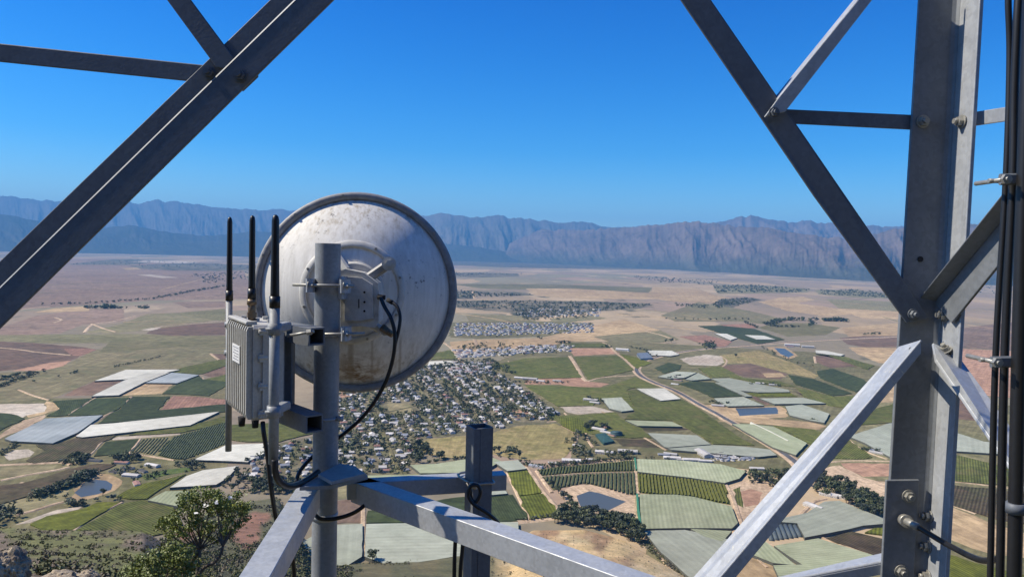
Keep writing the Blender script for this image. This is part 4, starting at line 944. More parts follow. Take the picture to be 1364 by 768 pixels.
def belt(pts, n, h, spread, lab, grp, kind=None):
    P = [on_plane(*q) for q in pts]; L = [(P[i+1]-P[i]).length for i in range(len(P)-1)]; T = sum(L)
    for k in range(n):
        q = (k+random.random())/n*T; i = 0
        while i < len(L)-1 and q > L[i]: q -= L[i]; i += 1
        p = P[i].lerp(P[i+1], q/L[i])+Vector((random.gauss(0, spread), random.gauss(0, spread), 0))
        trees.append((p, h*random.uniform(0.7, 1.3), lab, grp, random.randrange(6) if kind is None else kind))
def grove(poly, n, h, lab, grp, avoid=None, kind=None):
    P = [on_plane(*q) for q in poly]; x0, x1 = min(p.x for p in P), max(p.x for p in P); y0, y1 = min(p.y for p in P), max(p.y for p in P)
    k = 0; tr = 0
    while k < n and tr < n*60:
        tr += 1
        x, y = random.uniform(x0, x1), random.uniform(y0, y1)
        if not inside(P, x, y) or (avoid and any(inside(a, x, y) for a in avoid)): continue
        trees.append((Vector((x, y, GZ)), h*random.uniform(0.65, 1.35), lab, grp, random.randrange(6) if kind is None else kind)); k += 1
g1 = ('dark leafy tree in the belt between the heart-shaped dam and the dry knoll', 'trees below the heart-shaped dam')
grove([(740, 688), (760, 681), (775, 684), (800, 687), (830, 692), (852, 704), (862, 722), (852, 732), (830, 716), (800, 706), (760, 702), (738, 699)], 105, 12, *g1)
belt([(700, 694), (730, 690), (750, 686)], 10, 6, 2, *g1)
g2 = ('bushy tree in the short row on the bank left of the heart-shaped dam', 'trees on the bank of the heart-shaped dam')
belt([(738, 650), (745, 660), (756, 668), (765, 680)], 9, 9.5, 2.5, *g2)
g3 = ('low dark tree in the hedge above the striped vineyards', 'hedge trees above the striped vineyards')
belt([(692, 616), (716, 623), (760, 618.5), (800, 614), (846, 610)], 70, 6, 1.8, *g3)
belt([(845, 611), (900, 612)], 5, 5, 1, *g3)
g4 = ('dark tree crowding the farmstead with the teal roof', 'trees round the teal roofed farmstead')
grove([(758, 582), (775, 578), (792, 590), (800, 605), (765, 612), (752, 596)], 26, 10, *g4)
belt([(782, 574), (786, 568), (800, 572), (815, 572)], 9, 12, 3, *g4); belt([(800, 606), (850, 606)], 14, 8, 5, *g4)
g5 = ('dark tree of the wood between the bright brace and the steel leg', 'wood beside the peaked grey net')
grove([(1076, 642), (1095, 634), (1125, 645), (1158, 664), (1190, 678), (1190, 695), (1150, 684), (1120, 666), (1085, 657)], 120, 12, *g5)
g6 = ('leafy tree of the grove just left of the bright diagonal brace', 'grove left of the bright brace')
grove([(992, 632), (1030, 626), (1060, 634), (1062, 646), (1040, 652), (1000, 646)], 60, 10, *g6)
g7 = ('dark tree of the hedge along the oval dam near the slope', 'hedge beside the oval dam')
belt([(46, 661), (66, 657), (86, 649), (108, 640), (124, 631)], 80, 9, 4, *g7)
belt([(92, 672), (105, 674), (120, 670)], 9, 8, 4, *g7); put(137, 661, 9, *g7); put(152, 665, 9, *g7); put(160, 667, 8, *g7)
g8 = ('dark tree near the small farm buildings above the oval dam', 'trees round the small farm')
grove([(83, 616), (100, 607), (118, 610), (115, 620), (95, 621)], 20, 10, *g8); grove([(148, 613), (165, 607), (186, 608), (188, 616), (160, 617)], 18, 10, *g8)
grove([(225, 620), (245, 613), (262, 617), (264, 622), (240, 623)], 14, 8, *g8); grove([(150, 618), (205, 622), (215, 640), (180, 642), (150, 632)], 18, 7, *g8)
belt([(250, 628), (262, 624), (275, 622)], 8, 6, 2, *g8); belt([(195, 636), (215, 633), (222, 630)], 7, 5, 2, *g8)
g9 = ('dark tree on the dry river bank at the far left edge of the valley fields', 'trees on the dry river bank')
grove([(-40, 688), (0, 676), (30, 676), (35, 690), (10, 700), (-40, 712)], 30, 8, *g9); belt([(20, 668), (50, 662), (88, 663)], 10, 5, 3, *g9); belt([(0, 608), (12, 600), (24, 592)], 14, 6, 2, *g9)
g10 = ('dark tree standing where the slope meets the pale nets beside the bushy tree', 'trees at the foot of the slope')
grove([(284, 652), (296, 640), (320, 634), (345, 640), (330, 652), (300, 655)], 16, 9, *g10); grove([(330, 656), (350, 640), (420, 640), (420, 660)], 90, 9, *g10)
g11 = ('tree among the roofs at the near edge of the valley town', 'trees of the town')
grove([(310, 628), (330, 612), (360, 592), (425, 584), (425, 634), (380, 640), (320, 640)], 46, 9, *g11)
TOWN = [(452, 520), (480, 508), (560, 489), (600, 484), (640, 487), (690, 512), (746, 553), (735, 560), (690, 560), (660, 572), (640, 572), (575, 580), (552, 600), (545, 630), (445, 632), (440, 570)]
holes = [[on_plane(*q) for q in h] for h in ([(510, 536), (547, 536), (553, 549), (518, 553)], [(556, 587), (575, 583), (650, 577), (652, 608), (590, 610), (562, 602)])]
grove(TOWN, 1700, 7.8, *g11, avoid=holes)
grove([(540, 600), (556, 588), (572, 600), (592, 610), (596, 618), (550, 620)], 42, 10, *g11)
belt([(595, 612), (640, 610), (655, 608)], 16, 6, 1.5, *g11); grove([(655, 602), (690, 598), (692, 610), (660, 612)], 12, 10, *g11)
g12 = ('tree by the white farm buildings beyond the tan burnt meadow', 'trees of the mid valley farms')
belt([(686, 508), (720, 511), (760, 510)], 16, 7, 4, *g12); belt([(840, 462), (862, 468), (872, 476)], 14, 9, 5, *g12); belt([(803, 462), (815, 463)], 5, 9, 3, *g12)
belt([(797, 537), (790, 532), (782, 530)], 8, 9, 4, *g12); belt([(896, 506), (905, 500)], 5, 8, 3, *g12); belt([(945, 536), (972, 540)], 9, 8, 3, *g12)
belt([(1000, 513), (1030, 512), (1045, 516)], 10, 7, 3, *g12); belt([(1080, 560), (1096, 563)], 6, 6, 2, *g12); belt([(1150, 600), (1172, 603)], 9, 7, 3, *g12)
put(980, 476, 14, 'lone round tree on the green meadow beside the ring track', None); put(887, 456.5, 16, 'left one of two round trees together beyond the main road', None); put(894, 456.5, 16, 'right one of two round trees together beyond the main road', None)
belt([(1014, 462), (1030, 470), (1050, 480), (1080, 488)], 22, 6, 6, *g12)
g13 = ('tree in a dark clump out on the far plain', 'clumps of trees on the far plain')
grove([(930, 458), (952, 459), (954, 465), (935, 465)], 26, 13, *g13)
belt([(1022, 433), (1045, 427), (1075, 426.5)], 44, 18, 14, *g13); belt([(1025, 434.5), (1062, 436)], 22, 12, 6, *g13); belt([(1080, 427), (1081, 436)], 12, 16, 6, *g13); belt([(1094, 427), (1126, 428)], 36, 20, 12, *g13)
belt([(113, 410), (129, 411)], 9, 16, 6, *g13); belt([(135, 411), (150, 410)], 14, 20, 8, *g13); belt([(150, 410), (168, 411)], 9, 15, 6, *g13); belt([(183, 410), (196, 411)], 9, 14, 5, *g13)
belt([(-60, 518), (0, 506), (28, 500), (50, 497)], 40, 9, 4, *g13); belt([(-40, 530), (0, 515), (25, 505), (48, 500)], 44, 8, 3, *g13); put(57, 496, 10, *g13); put(46, 509, 9, *g13); put(78, 502, 8, *g13)
belt([(150, 489), (180, 483), (213, 475.5)], 30, 5, 2, *g13); belt([(94, 498), (104, 495)], 6, 6, 2, *g13)
belt([(885, 425), (960, 426), (1002, 425)], 12, 14, 4, *g13); belt([(740, 457), (758, 456.5)], 10, 10, 2, *g13); belt([(715, 449), (722, 452)], 5, 10, 2, *g13)
belt([(60, 406), (115, 404), (165, 401), (205, 398), (240, 391), (270, 386), (300, 381)], 120, 12, 10, *g13)
belt([(992, 430), (1010, 437)], 12, 12, 4, *g13); belt([(1150, 446), (1172, 445)], 8, 12, 4, *g13)
far_woods = [([(600, 363), (700, 365), (600, 369)], 60, 16), ([(600, 388), (632, 388), (640, 391), (712, 393), (632, 397), (602, 398)], 130, 14), ([(610, 402), (690, 401), (870, 406), (840, 411), (690, 424), (680, 414), (610, 408)], 420, 12), ([(690, 414), (790, 416), (780, 424), (700, 428)], 160, 10),
    ([(950, 381), (1000, 380), (1080, 386), (1060, 390), (955, 390)], 260, 16), ([(1085, 387), (1140, 386), (1200, 394), (1180, 397), (1095, 392)], 200, 15), ([(880, 370), (960, 374), (950, 379), (880, 377)], 90, 15), ([(960, 399), (1010, 397), (1000, 404), (960, 411), (945, 409)], 110, 13), ([(900, 404), (950, 408), (940, 411), (900, 408)], 60, 10),
    ([(840, 367), (900, 371), (895, 376), (850, 372)], 60, 15), ([(620, 433), (790, 431), (790, 443), (640, 450), (605, 447)], 150, 6), ([(610, 462), (650, 456), (760, 462), (758, 470), (670, 475), (615, 472)], 130, 8), ([(605, 482), (650, 478), (680, 490), (690, 500), (640, 490)], 90, 9), ([(1180, 382), (1380, 380), (1400, 392), (1190, 390)], 90, 15),
    ([(90, 352), (185, 346), (340, 354), (345, 358), (200, 357)], 160, 14), ([(250, 366), (330, 362), (330, 372), (275, 378)], 120, 14)]
for poly, n, h in far_woods: grove(poly, n, h, *g13)
trees.sort(key=lambda q: -q[1]/q[0].length)
mats_c = ['crown', 'crown3', 'crown2', 'crown', 'crown', 'crown2']
crown_me = []; trunk_me = []; joint_me = []
for i, (V, Fq, tb) in enumerate(protos):
    oc = np_mesh('crown', V, Fq, [mats_c[i]]); crown_me.append(oc.data); bpy.data.objects.remove(oc)
    ot = tb.build('trunk', 'bark'); trunk_me.append(ot.data); bpy.data.objects.remove(ot)
PARTS = 130
n_ind = 0; rest = []
def join_mesh(name, a, b):
    bm = bmesh.new(); bm.from_mesh(a); k = len(bm.faces); bm.from_mesh(b); bm.faces.ensure_lookup_table()
    for f in bm.faces[k:]: f.material_index = 1
    me = bpy.data.meshes.new(name); bm.to_mesh(me); bm.free(); me.materials.append(a.materials[0]); me.materials.append(b.materials[0]); return me
whole_me = [join_mesh('tree', crown_me[i], trunk_me[i]) for i in range(6)]
lone = [q for q in trees if q[3] is None]; others = [q for q in trees if q[3] is not None]
for k, (p, h, lab, grp, kd) in enumerate(lone+others):
    # trees standing inside the mountainside are left out
    if k >= 296: rest.append((p, h, kd)); continue
    if k < PARTS:
        o = thing('tree', p, lab, 'tree', grp); o.rotation_euler.z = random.uniform(0, 6.28); o.scale = (h*random.uniform(0.9, 1.15), h*random.uniform(0.9, 1.15), h)
        for nm, me in (('crown', crown_me[kd]), ('trunk', trunk_me[kd])):
            c = bpy.data.objects.new(nm, me); COL.objects.link(c); c.parent = o
    else:
        o = bpy.data.objects.new('tree', whole_me[kd]); COL.objects.link(o); o.location = p; o.rotation_euler.z = random.uniform(0, 6.28); o.scale = (h*random.uniform(0.9, 1.15), h*random.uniform(0.9, 1.15), h)
        tag(o, lab, 'tree', grp)
def scatter(name, protos_, items, mats, kind='stuff', mi=None):
    """one mesh of many copies (point, size, proto)"""
    VV = []; FF = []; o = 0; MI = []
    for p, h, kd in items:
        V, Fq = protos_[kd % len(protos_)][:2]
        a = random.uniform(0, 6.28); ca_, sa_ = math.cos(a), math.sin(a); sx = h*random.uniform(0.9, 1.2)
        X = np.stack([(V[:, 0]*ca_-V[:, 1]*sa_)*sx+p[0], (V[:, 0]*sa_+V[:, 1]*ca_)*sx+p[1], V[:, 2]*h+p[2]], -1)
        VV.append(X); FF.append(Fq+o); o += len(V)
        MI.append(np.full(len(Fq), (kd*7+int(a*10)) % len(mats)))
    return np_mesh(name, np.concatenate(VV), np.concatenate(FF), mats, np.concatenate(MI), kind=kind)
small = []
for i in range(4):
    rg = np.random.default_rng(300+i); cs = [(rg.normal()*0.22, rg.normal()*0.22, 0.5+rg.normal()*0.14) for _ in range(6)]
    small.append(clump_quads(cs, np.full(6, 0.10), 9, np.full(6, 0.24), rg))
scatter('woodland', small, rest, ['crown', 'crown2', 'crown3'])

# ------------------------------------------------------------------ houses and sheds
def house_mesh(wd, ln, wh, rh, roof, wing=False):
    b = MB()
    def block(x0, y0, wd, ln, wh, rh):
        e = 0.35
        x1, y1 = x0+wd, y0+ln; xm = (x0+x1)/2
        b.add([(x0, y0, -0.3), (x1, y0, -0.3), (x1, y1, -0.3), (x0, y1, -0.3), (x0, y0, wh), (x1, y0, wh), (x1, y1, wh), (x0, y1, wh), (xm, y0, wh+rh), (xm, y1, wh+rh)],
              [[0, 1, 5, 8, 4], [2, 3, 7, 9, 6], [1, 2, 6, 5], [3, 0, 4, 7]], 0)
        sl = rh/(wd/2)
        for sg in (0, 1):
            xo = (x0-e) if sg == 0 else (x1+e); zo = wh-e*sl+0.02
            vs = [(xo, y0-e, zo), (xm, y0-e, wh+rh+0.02), (xm, y1+e, wh+rh+0.02), (xo, y1+e, zo)]
            b.add(vs+[(v[0], v[1], v[2]+0.18) for v in vs], [[0, 1, 2, 3], [4, 5, 6, 7], [0, 1, 5, 4], [1, 2, 6, 5], [2, 3, 7, 6], [3, 0, 4, 7]], 1)
        for yy in np.arange(y0+1.5, y1-1.5, 3.2):      # dark window and door openings, a little proud
            for xx, s_ in ((x0-0.03, 1), (x1+0.03, 1)):
                b.add([(xx, yy, 0.9), (xx, yy+1.3, 0.9), (xx, yy+1.3, min(2.2, wh-0.3)), (xx, yy, min(2.2, wh-0.3))], [[0, 1, 2, 3]], 2)
    block(-wd/2, -ln/2, wd, ln, wh, rh)
    if wing: block(wd/2-0.5, -ln*0.1, wd*0.75, ln*0.45, wh*0.94, rh*0.7)
    o = b.build('house', ['wall', roof, 'hole']); me = o.data; bpy.data.objects.remove(o); return me
HM = {}
ROOFS = {'roofw': 'pale metal', 'roofg': 'grey', 'roofr': 'red brown tiled', 'roofd': 'dark'}
for r in ROOFS: HM[r] = [house_mesh(8, 12, 3.0, 1.5, r), house_mesh(7.5, 14, 2.8, 1.3, r, True), house_mesh(9, 10, 3.0, 1.8, r)]
SH = {r: house_mesh(14, 34, 4.5, 1.8, r) for r in ROOFS}
houses = []
roads_town = [[(488, 520), (500, 552), (512, 580), (522, 605), (535, 634)], [(548, 503), (562, 522), (582, 547)], [(590, 503), (612, 530), (636, 556)], [(632, 490), (650, 510), (672, 535), (690, 548)]]
RT = [[on_plane(*q) for q in r] for r in roads_town]
def near_road(p):
    m = 1e9
    for r in RT:
        for a, b in zip(r[:-1], r[1:]):
            ab = b-a; q = max(0, min(1, (p-a).dot(ab)/ab.length_squared)); m = min(m, (p-a-ab*q).length)
    return m
ax = (on_plane(522, 605)-on_plane(500, 552)).normalized(); ay = Vector((-ax.y, ax.x, 0)); ang0 = math.atan2(ax.y, ax.x)
TW = [on_plane(*q) for q in TOWN]; T2 = [on_plane(*q) for q in [(318, 632), (335, 612), (362, 596), (422, 586), (422, 634), (380, 638)]]
c0 = sum(TW, Vector())/len(TW)
def rroof(): return random.choices(['roofw', 'roofg', 'roofr', 'roofd'], [0.58, 0.18, 0.17, 0.07])[0]
for i in range(-60, 60):
    for j in range(-60, 60):
        p = c0+ax*(i*16+random.uniform(-5, 5))+ay*((j*18+(j//2)*7)+random.uniform(-4, 4))
        if not (inside(TW, p.x, p.y) or inside(T2, p.x, p.y)) or any(inside(h, p.x, p.y) for h in holes) or near_road(p) < 9: continue
        if random.random() < 0.10: continue
        houses.append((p, ang0+random.choice([0, math.pi/2])+random.gauss(0, 0.06), random.uniform(0.62, 1.15), rroof(), 'house', 'among the trees of the valley town', 'houses of the valley town'))
def shed(px, py, a, s, roof, where, grp): houses.append((on_plane(px, py), a, s*1.45, roof, 'shed', where, grp))
for px, py, a, s, r in [(805, 604, 1.3, 0.55, 'roofw'), (836, 603, 1.4, 0.6, 'roofw'), (761, 615, 1.5, 0.55, 'roofw'), (738, 617.5, 1.4, 0.35, 'roofw'), (787, 612.5, 1.4, 0.3, 'roofw'), (770, 594, 1.3, 0.35, 'roofw'), (714, 622, 1.2, 0.4, 'roofg'),
    (798, 573, 0.9, 0.5, 'roofw'), (808, 577, 0.9, 0.45, 'roofw'), (806, 570, 2.4, 0.35, 'roofr'), (815, 581, 0.6, 0.3, 'roofr')]:
    shed(px, py, a, s, r, 'by the teal roofed farmstead', 'buildings of the teal roofed farmstead')
for px, py, a, s, r in [(895, 611, 1.45, 0.5, 'roofw'), (909, 612.5, 1.45, 0.35, 'roofw'), (921, 613.5, 1.5, 0.5, 'roofw'), (939, 615, 1.5, 0.4, 'roofw'), (937, 606, 0.2, 0.7, 'roofw'), (893, 605.5, 1.2, 0.4, 'roofw'), (884, 606, 1.5, 0.35, 'roofg')]:
    shed(px, py, a, s, r, 'above the pale green net', 'sheds above the pale green net')
for k in range(85):
    houses.append((on_plane(random.uniform(945, 1003), random.uniform(604.5, 614)), random.uniform(0, 3), random.uniform(0.42, 0.8), random.choice(['roofg', 'roofw', 'roofg', 'roofd']), 'house', 'in the crowded yard', 'huts of the crowded yard'))
for px, py, a, s, r in [(162, 617, 1.5, 0.4, 'roofr'), (156, 629, 1.3, 0.4, 'roofd'), (175, 634, 1.4, 0.45, 'roofw'), (203, 621, 1.2, 0.42, 'roofw'), (190, 628, 1.0, 0.3, 'roofd'), (182, 645, 0.6, 0.35, 'roofr'), (170, 624, 1.4, 0.35, 'roofd'), (127, 614, 1.4, 0.35, 'roofd'), (102, 616, 1.3, 0.2, 'roofw')]:
    shed(px, py, a, s, r, 'above the oval dam', 'buildings of the small farm')
for px, py, a, s, r in [(1008, 625, 1.5, 0.4, 'roofw'), (1106, 646, 1.2, 0.4, 'roofw'), (1088, 634, 1.2, 0.4, 'roofw'), (1104, 660, 0.9, 0.45, 'roofw'), (1117, 662, 0.9, 0.4, 'roofw'), (1072, 646, 1.4, 0.35, 'roofw'), (1084, 676, 0.5, 0.5, 'roofw')]:
    shed(px, py, a, s, r, 'beside the wood', 'sheds beside the wood')
for px, py, a, s, r in [(706, 506, 1.3, 0.7, 'roofw'), (692, 504, 1.3, 0.5, 'roofw'), (720, 508, 1.2, 0.4, 'roofw'), (742, 508, 1.2, 0.4, 'roofw'), (787, 534, 1.2, 0.6, 'roofw'), (792, 537, 1.2, 0.4, 'roofw'), (829, 467, 1.2, 0.8, 'roofw'), (837, 468, 1.2, 0.4, 'roofw'), (1055, 461, 1.3, 1.0, 'roofw'), (1052, 462, 1.3, 0.5, 'roofr'), (1076, 463, 1.3, 0.8, 'roofw'), (903, 507, 1.0, 0.4, 'roofr'), (899, 512, 1.0, 0.35, 'roofw'), (905, 503, 1.0, 0.5, 'roofw'), (956, 541, 1.3, 0.5, 'roofw'), (964, 539, 1.3, 0.35, 'roofr'), (1012, 511, 1.3, 0.4, 'roofw'), (1030, 513, 1.3, 0.4, 'roofw'), (1160, 600, 0.8, 0.4, 'roofg'), (1168, 604, 0.8, 0.45, 'roofw'), (885, 516, 1.0, 0.25, 'roofw')]:
    shed(px, py, a, s, r, 'on a lone farm of the mid valley', 'farm sheds of the mid valley')
vill = []
for _ in range(520):
    px = random.uniform(606, 790); py = random.uniform(430.5, 447)
    if py > 447-(px-640)*0.028: continue
    vill.append((on_plane(px, py), random.gauss(ang0+0.5, 0.1), random.uniform(0.8, 1.15), random.choices(['roofw', 'roofg', 'roofr'], [0.48, 0.30, 0.22])[0]))
for _ in range(230):
    q = random.random(); px = 606+q*155+random.uniform(-4, 4); py = 472-q*9+random.uniform(-5, 5)
    vill.append((on_plane(px, py), random.gauss(ang0, 0.3), random.uniform(0.7, 1.2), rroof()))
for _ in range(160):
    vill.append((on_plane(random.uniform(600, 652), random.uniform(483, 498)), random.gauss(ang0, 0.3), random.uniform(0.7, 1.3), rroof()))
for _ in range(110):
    vill.append((on_plane(random.uniform(690, 800), random.uniform(412, 422)), random.gauss(ang0, 0.3), random.uniform(0.8, 1.4), rroof()))
houses.sort(key=lambda q: -(q[2]*(2.5 if q[4] == 'shed' else 1))/q[0].length)
for k, (p, a, s, roof, kd, where, grp) in enumerate(houses):
    if k >= 296: vill.append((p, a, s, roof)); continue
    o = bpy.data.objects.new(kd, SH[roof] if kd == 'shed' else random.choice(HM[roof])); COL.objects.link(o)
    o.location = p; o.rotation_euler.z = a; o.scale = (s, s, s*random.uniform(0.9, 1.1))
    tag(o, ('long shed' if kd == 'shed' else 'small house')+' with a '+ROOFS[roof]+' roof '+where, kd, grp+', '+ROOFS[roof]+' roofs')
VV = []; FF = []; FM = []; o = 0
for p, a, s, roof in vill:
    wd, ln, wh, rh = 8*s, random.uniform(9, 13)*s, 2.9*s, 1.5*s
    ca_, sa_ = math.cos(a), math.sin(a)
    L = [(-wd/2, -ln/2, 0), (wd/2, -ln/2, 0), (wd/2, ln/2, 0), (-wd/2, ln/2, 0), (-wd/2, -ln/2, wh), (wd/2, -ln/2, wh), (wd/2, ln/2, wh), (-wd/2, ln/2, wh), (0, -ln/2, wh+rh), (0, ln/2, wh+rh)]
    VV += [(x*ca_-y*sa_+p.x, x*sa_+y*ca_+p.y, z+GZ+0.05) for x, y, z in L]
    ri = {'roofw': 1, 'roofg': 2, 'roofr': 3, 'roofd': 4}[roof]
    for f, m_ in (([0, 1, 5, 4], 0), ([1, 2, 6, 5], 0), ([2, 3, 7, 6], 0), ([3, 0, 4, 7], 0), ([4, 8, 9, 7], ri), ([8, 5, 6, 9], ri), ([4, 5, 8, 8], 0), ([6, 7, 9, 9], 0)):
        if len(set(f)) == 4: FF.append([q+o for q in f]); FM.append(m_)
    o += 10
np_mesh('distant_houses', VV, FF, ['wall', 'roofw', 'roofg', 'roofr', 'roofd'], FM, kind='stuff')

# polytunnels, teal farm roof, tank, glasshouse
MT['tunnel'] = plain('dark_tunnel_film', (0.075, 0.095, 0.10), 0.7, 0, 0.3); MT['teal'] = plain('teal_roof_sheet', (0.022, 0.07, 0.06), 0.8, 0, 0.15, 0.5, 1.5); MT['tealtank'] = plain('teal_tank_paint', (0.04, 0.085, 0.085), 0.7, 0, 0.3); MT['glass'] = plain('glasshouse_panes', (0.22, 0.25, 0.27), 0.4, 0, 0.1)
TLAB = ['first', 'second', 'third', 'fourth', 'fifth', 'sixth', 'last']
for k in range(7):
    q = k/6
    a = on_plane(1022+q*36, 701-q*2); b = on_plane(1028+q*38, 720-q*5)
    u = (b-a).normalized(); s_ = Vector((-u.y, u.x, 0)); mb = MB(); vs = []
    for e in (a, b):
        for i in range(9):
            th = math.pi*i/8; vs.append(e+s_*math.cos(th)*2.6+Vector((0, 0, math.sin(th)*2.6)))
    mb.add(vs, [[i, i+1, i+10, i+9] for i in range(8)]+[list(range(9)), list(range(9, 18))], 0, True)
    tag(mb.build('polytunnel', 'tunnel', origin=a), f'dark arched polytunnel, {TLAB[k]} counted from the bright brace', 'polytunnel', 'polytunnels beside the peaked net')
mb = MB(); P4 = [on_plane(*q) for q in [(793, 581), (806, 579), (818, 590), (804, 593)]]
cr = sum(P4, Vector())/4+Vector((0, 0, 6.0))
tp = [p+Vector((0, 0, 4)) for p in P4]; mb.add(P4+tp+[cr], [[0, 1, 5, 4], [1, 2, 6, 5], [2, 3, 7, 6], [3, 0, 4, 7], [4, 5, 8], [5, 6, 8], [6, 7, 8], [7, 4, 8]])
tag(mb.build('shade_shelter', 'teal', origin=P4[0]), 'teal roofed shelter in the yard of the tree-ringed farmstead', 'shelter')
mb = MB(); c = on_plane(821, 580); mb.cyl(c, c+Vector((0, 0, 6)), 10, 10, 28); mb.cyl(c+Vector((0, 0, 6)), c+Vector((0, 0, 7.5)), 10.2, 1.0, 28)
tag(mb.build('water_tank', 'tealtank', origin=c), 'round dark teal water tank beside the teal shelter', 'water tank')
mb = MB(); P4 = [on_plane(*q) for q in [(848, 473.5), (862, 472.5), (869, 479), (853, 480)]]
tp = [p+Vector((0, 0, 6)) for p in P4]; mb.add(P4+tp, [[0, 1, 5, 4], [1, 2, 6, 5], [2, 3, 7, 6], [3, 0, 4, 7]])
for k in range(6):
    A = [tp[0].lerp(tp[3], (k+e)/6) for e in (0, 0.5, 1)]; B = [tp[1].lerp(tp[2], (k+e)/6) for e in (0, 0.5, 1)]; A[1].z += 3; B[1].z += 3
    mb.add(A+B, [[0, 1, 4, 3], [1, 2, 5, 4]])
tag(mb.build('glasshouse', 'glass', origin=P4[0]), 'blue grey glasshouse with ridged roof by the main road bend', 'glasshouse')
mb = MB(); q0 = [on_plane(845.5, 613), on_plane(847.5, 628)]; q1 = [on_plane(848.5, 661), on_plane(850, 682), on_plane(853, 702)]
for q in (q0, q1):
    for a, b in zip(q[:-1], q[1:]): mb.bar(a+Vector((0, 0, 2)), b+Vector((0, 0, 2)), 2.4, 4.4, 0.05)
tag(mb.build('windbreak_net', 'mesh_green', origin=q0[0]), 'bright green mesh windbreak along the edge of the pale nets', 'windbreak')

# ------------------------------------------------------------------ scrub on the mountainside
bsh = []
for i in range(5):
    rg = np.random.default_rng(500+i); cs = [(rg.normal()*0.25, rg.normal()*0.25, 0.28+abs(rg.normal())*0.16) for _ in range(6)]
    bsh.append(clump_quads(cs, np.full(6, 0.10), 10, np.full(6, 0.22), rg))
items = []; items2 = []
for _ in range(1700):
    px = random.uniform(-250, 232); s = random.uniform(2.6, 6.15); p = hill_point(px, s)
    if float(vnoise(p.x*0.05+5, p.y*0.05)) < 0.33: continue
    d = p.length; (items if random.random() < 0.6 else items2).append((p+Vector((0, 0, -0.05)), random.uniform(0.2, 0.62)*(1 if d < 120 else 1.7), random.randrange(5)))
for _ in range(3800):
    px = random.uniform(215, 470); s = random.uniform(3.0, 7.7); p = hill_point(px, s); d = p.length
    c = (M.transposed() @ p); qx = CC[0]+F*c.x/-c.z; qy = CC[1]-F*c.y/-c.z
    red = any(((qx-cx)/rx)**2+((qy-cy)/ry)**2 < 1 for cx, cy, rx, ry in ((330, 706, 22, 22), (345, 690, 18, 11), (390, 690, 14, 24), (240, 712, 40, 10)))
    if red and random.random() < 0.88: continue
    (items if random.random() < 0.75 else items2).append((p, random.uniform(1.2, 4.0)*(0.4+d/900), random.randrange(5)))
for _ in range(700):
    px = random.uniform(368, 436); s = random.uniform(5.6, 7.95); p = hill_point(px, s); items.append((p, random.uniform(2.0, 5.5), random.randrange(5)))
for _ in range(500):
    px = random.uniform(470, 700); s = random.uniform(6.8, 7.95); p = hill_point(px, s)
    if float(vnoise(p.x*0.03+5, p.y*0.03)) < 0.5: continue
    (items if random.random() < 0.5 else items2).append((p, random.uniform(0.8, 3.0), random.randrange(5)))
for _ in range(260):
    q = random.random(); px = 857+q*70+random.uniform(-6, 6); py = 722+q*52+random.uniform(-5, 5); p = on_plane(px, py)
    items.append((p, random.uniform(1.2, 4.2), random.randrange(5)))
for _ in range(260):
    px = random.uniform(695, 880); s = random.uniform(6.0, 7.9); p = hill_point(px, s); items2.append((p, random.uniform(0.5, 1.3), random.randrange(5)))
scatter('scrub', bsh, items, ['scrub', 'scrub2', 'scrub']); scatter('scrub', bsh, items2, ['scrub2', 'scrub', 'scrub2'])
def bush_at(px, s, h, lab):
    o = bpy.data.objects.new('bush', whole_me[0]); COL.objects.link(o); o.location = hill_point(px, s); o.scale = (h, h, h); tag(o, lab, 'bush')
bush_at(498, 7.95, 14, 'round dark bush below the large grey green net split by a track')

# boulders on the ledge
def boulder(c, r, sq, seed, lab):
    bm = bmesh.new(); bmesh.ops.create_icosphere(bm, subdivisions=5, radius=1)
    for v in bm.verts:
        n = v.co.normalized(); x, y, z = n*1.3+Vector((seed*3.7, seed*1.9, seed))
        f = float(fbm(np.array(x*1.5+z*0.8), np.array(y*1.5-z*0.6), 5)); g = float(ridged(np.array(x*2.6-z), np.array(y*2.6+z), 3))
        k = 0.62+0.62*f-0.30*(g-0.5)
        k = round(k*7)/7*0.5+k*0.5
        v.co = Vector((n.x*sq[0], n.y*sq[1], n.z*sq[2]))*r*k
    me = bpy.data.meshes.new('boulder'); bm.to_mesh(me); bm.free(); me.materials.append(MT['rock'])
    o = bpy.data.objects.new('boulder', me); COL.objects.link(o); o.location = c; tag(o, lab, 'rock')
boulder(W(6, 764, 19), 0.80, (0.72, 0.9, 0.85), 1, 'tall dark topped boulder at the edge of the scrub ledge')
boulder(W(82, 784, 17), 0.66, (1.35, 0.9, 0.62), 2, 'long pale sunlit boulder lying in front of the dark topped one')
boulder(W(28, 794, 15.5), 0.55, (1.2, 0.9, 0.6), 3, 'low broken boulder at the foot of the dark topped one')
boulder(W(140, 780, 19), 0.35, (1.4, 0.9, 0.6), 4, 'small flat pale rock right of the long sunlit boulder')
boulder(W(118, 770, 20), 0.30, (1.1, 0.9, 0.8), 5, 'small dark rock behind the long sunlit boulder')

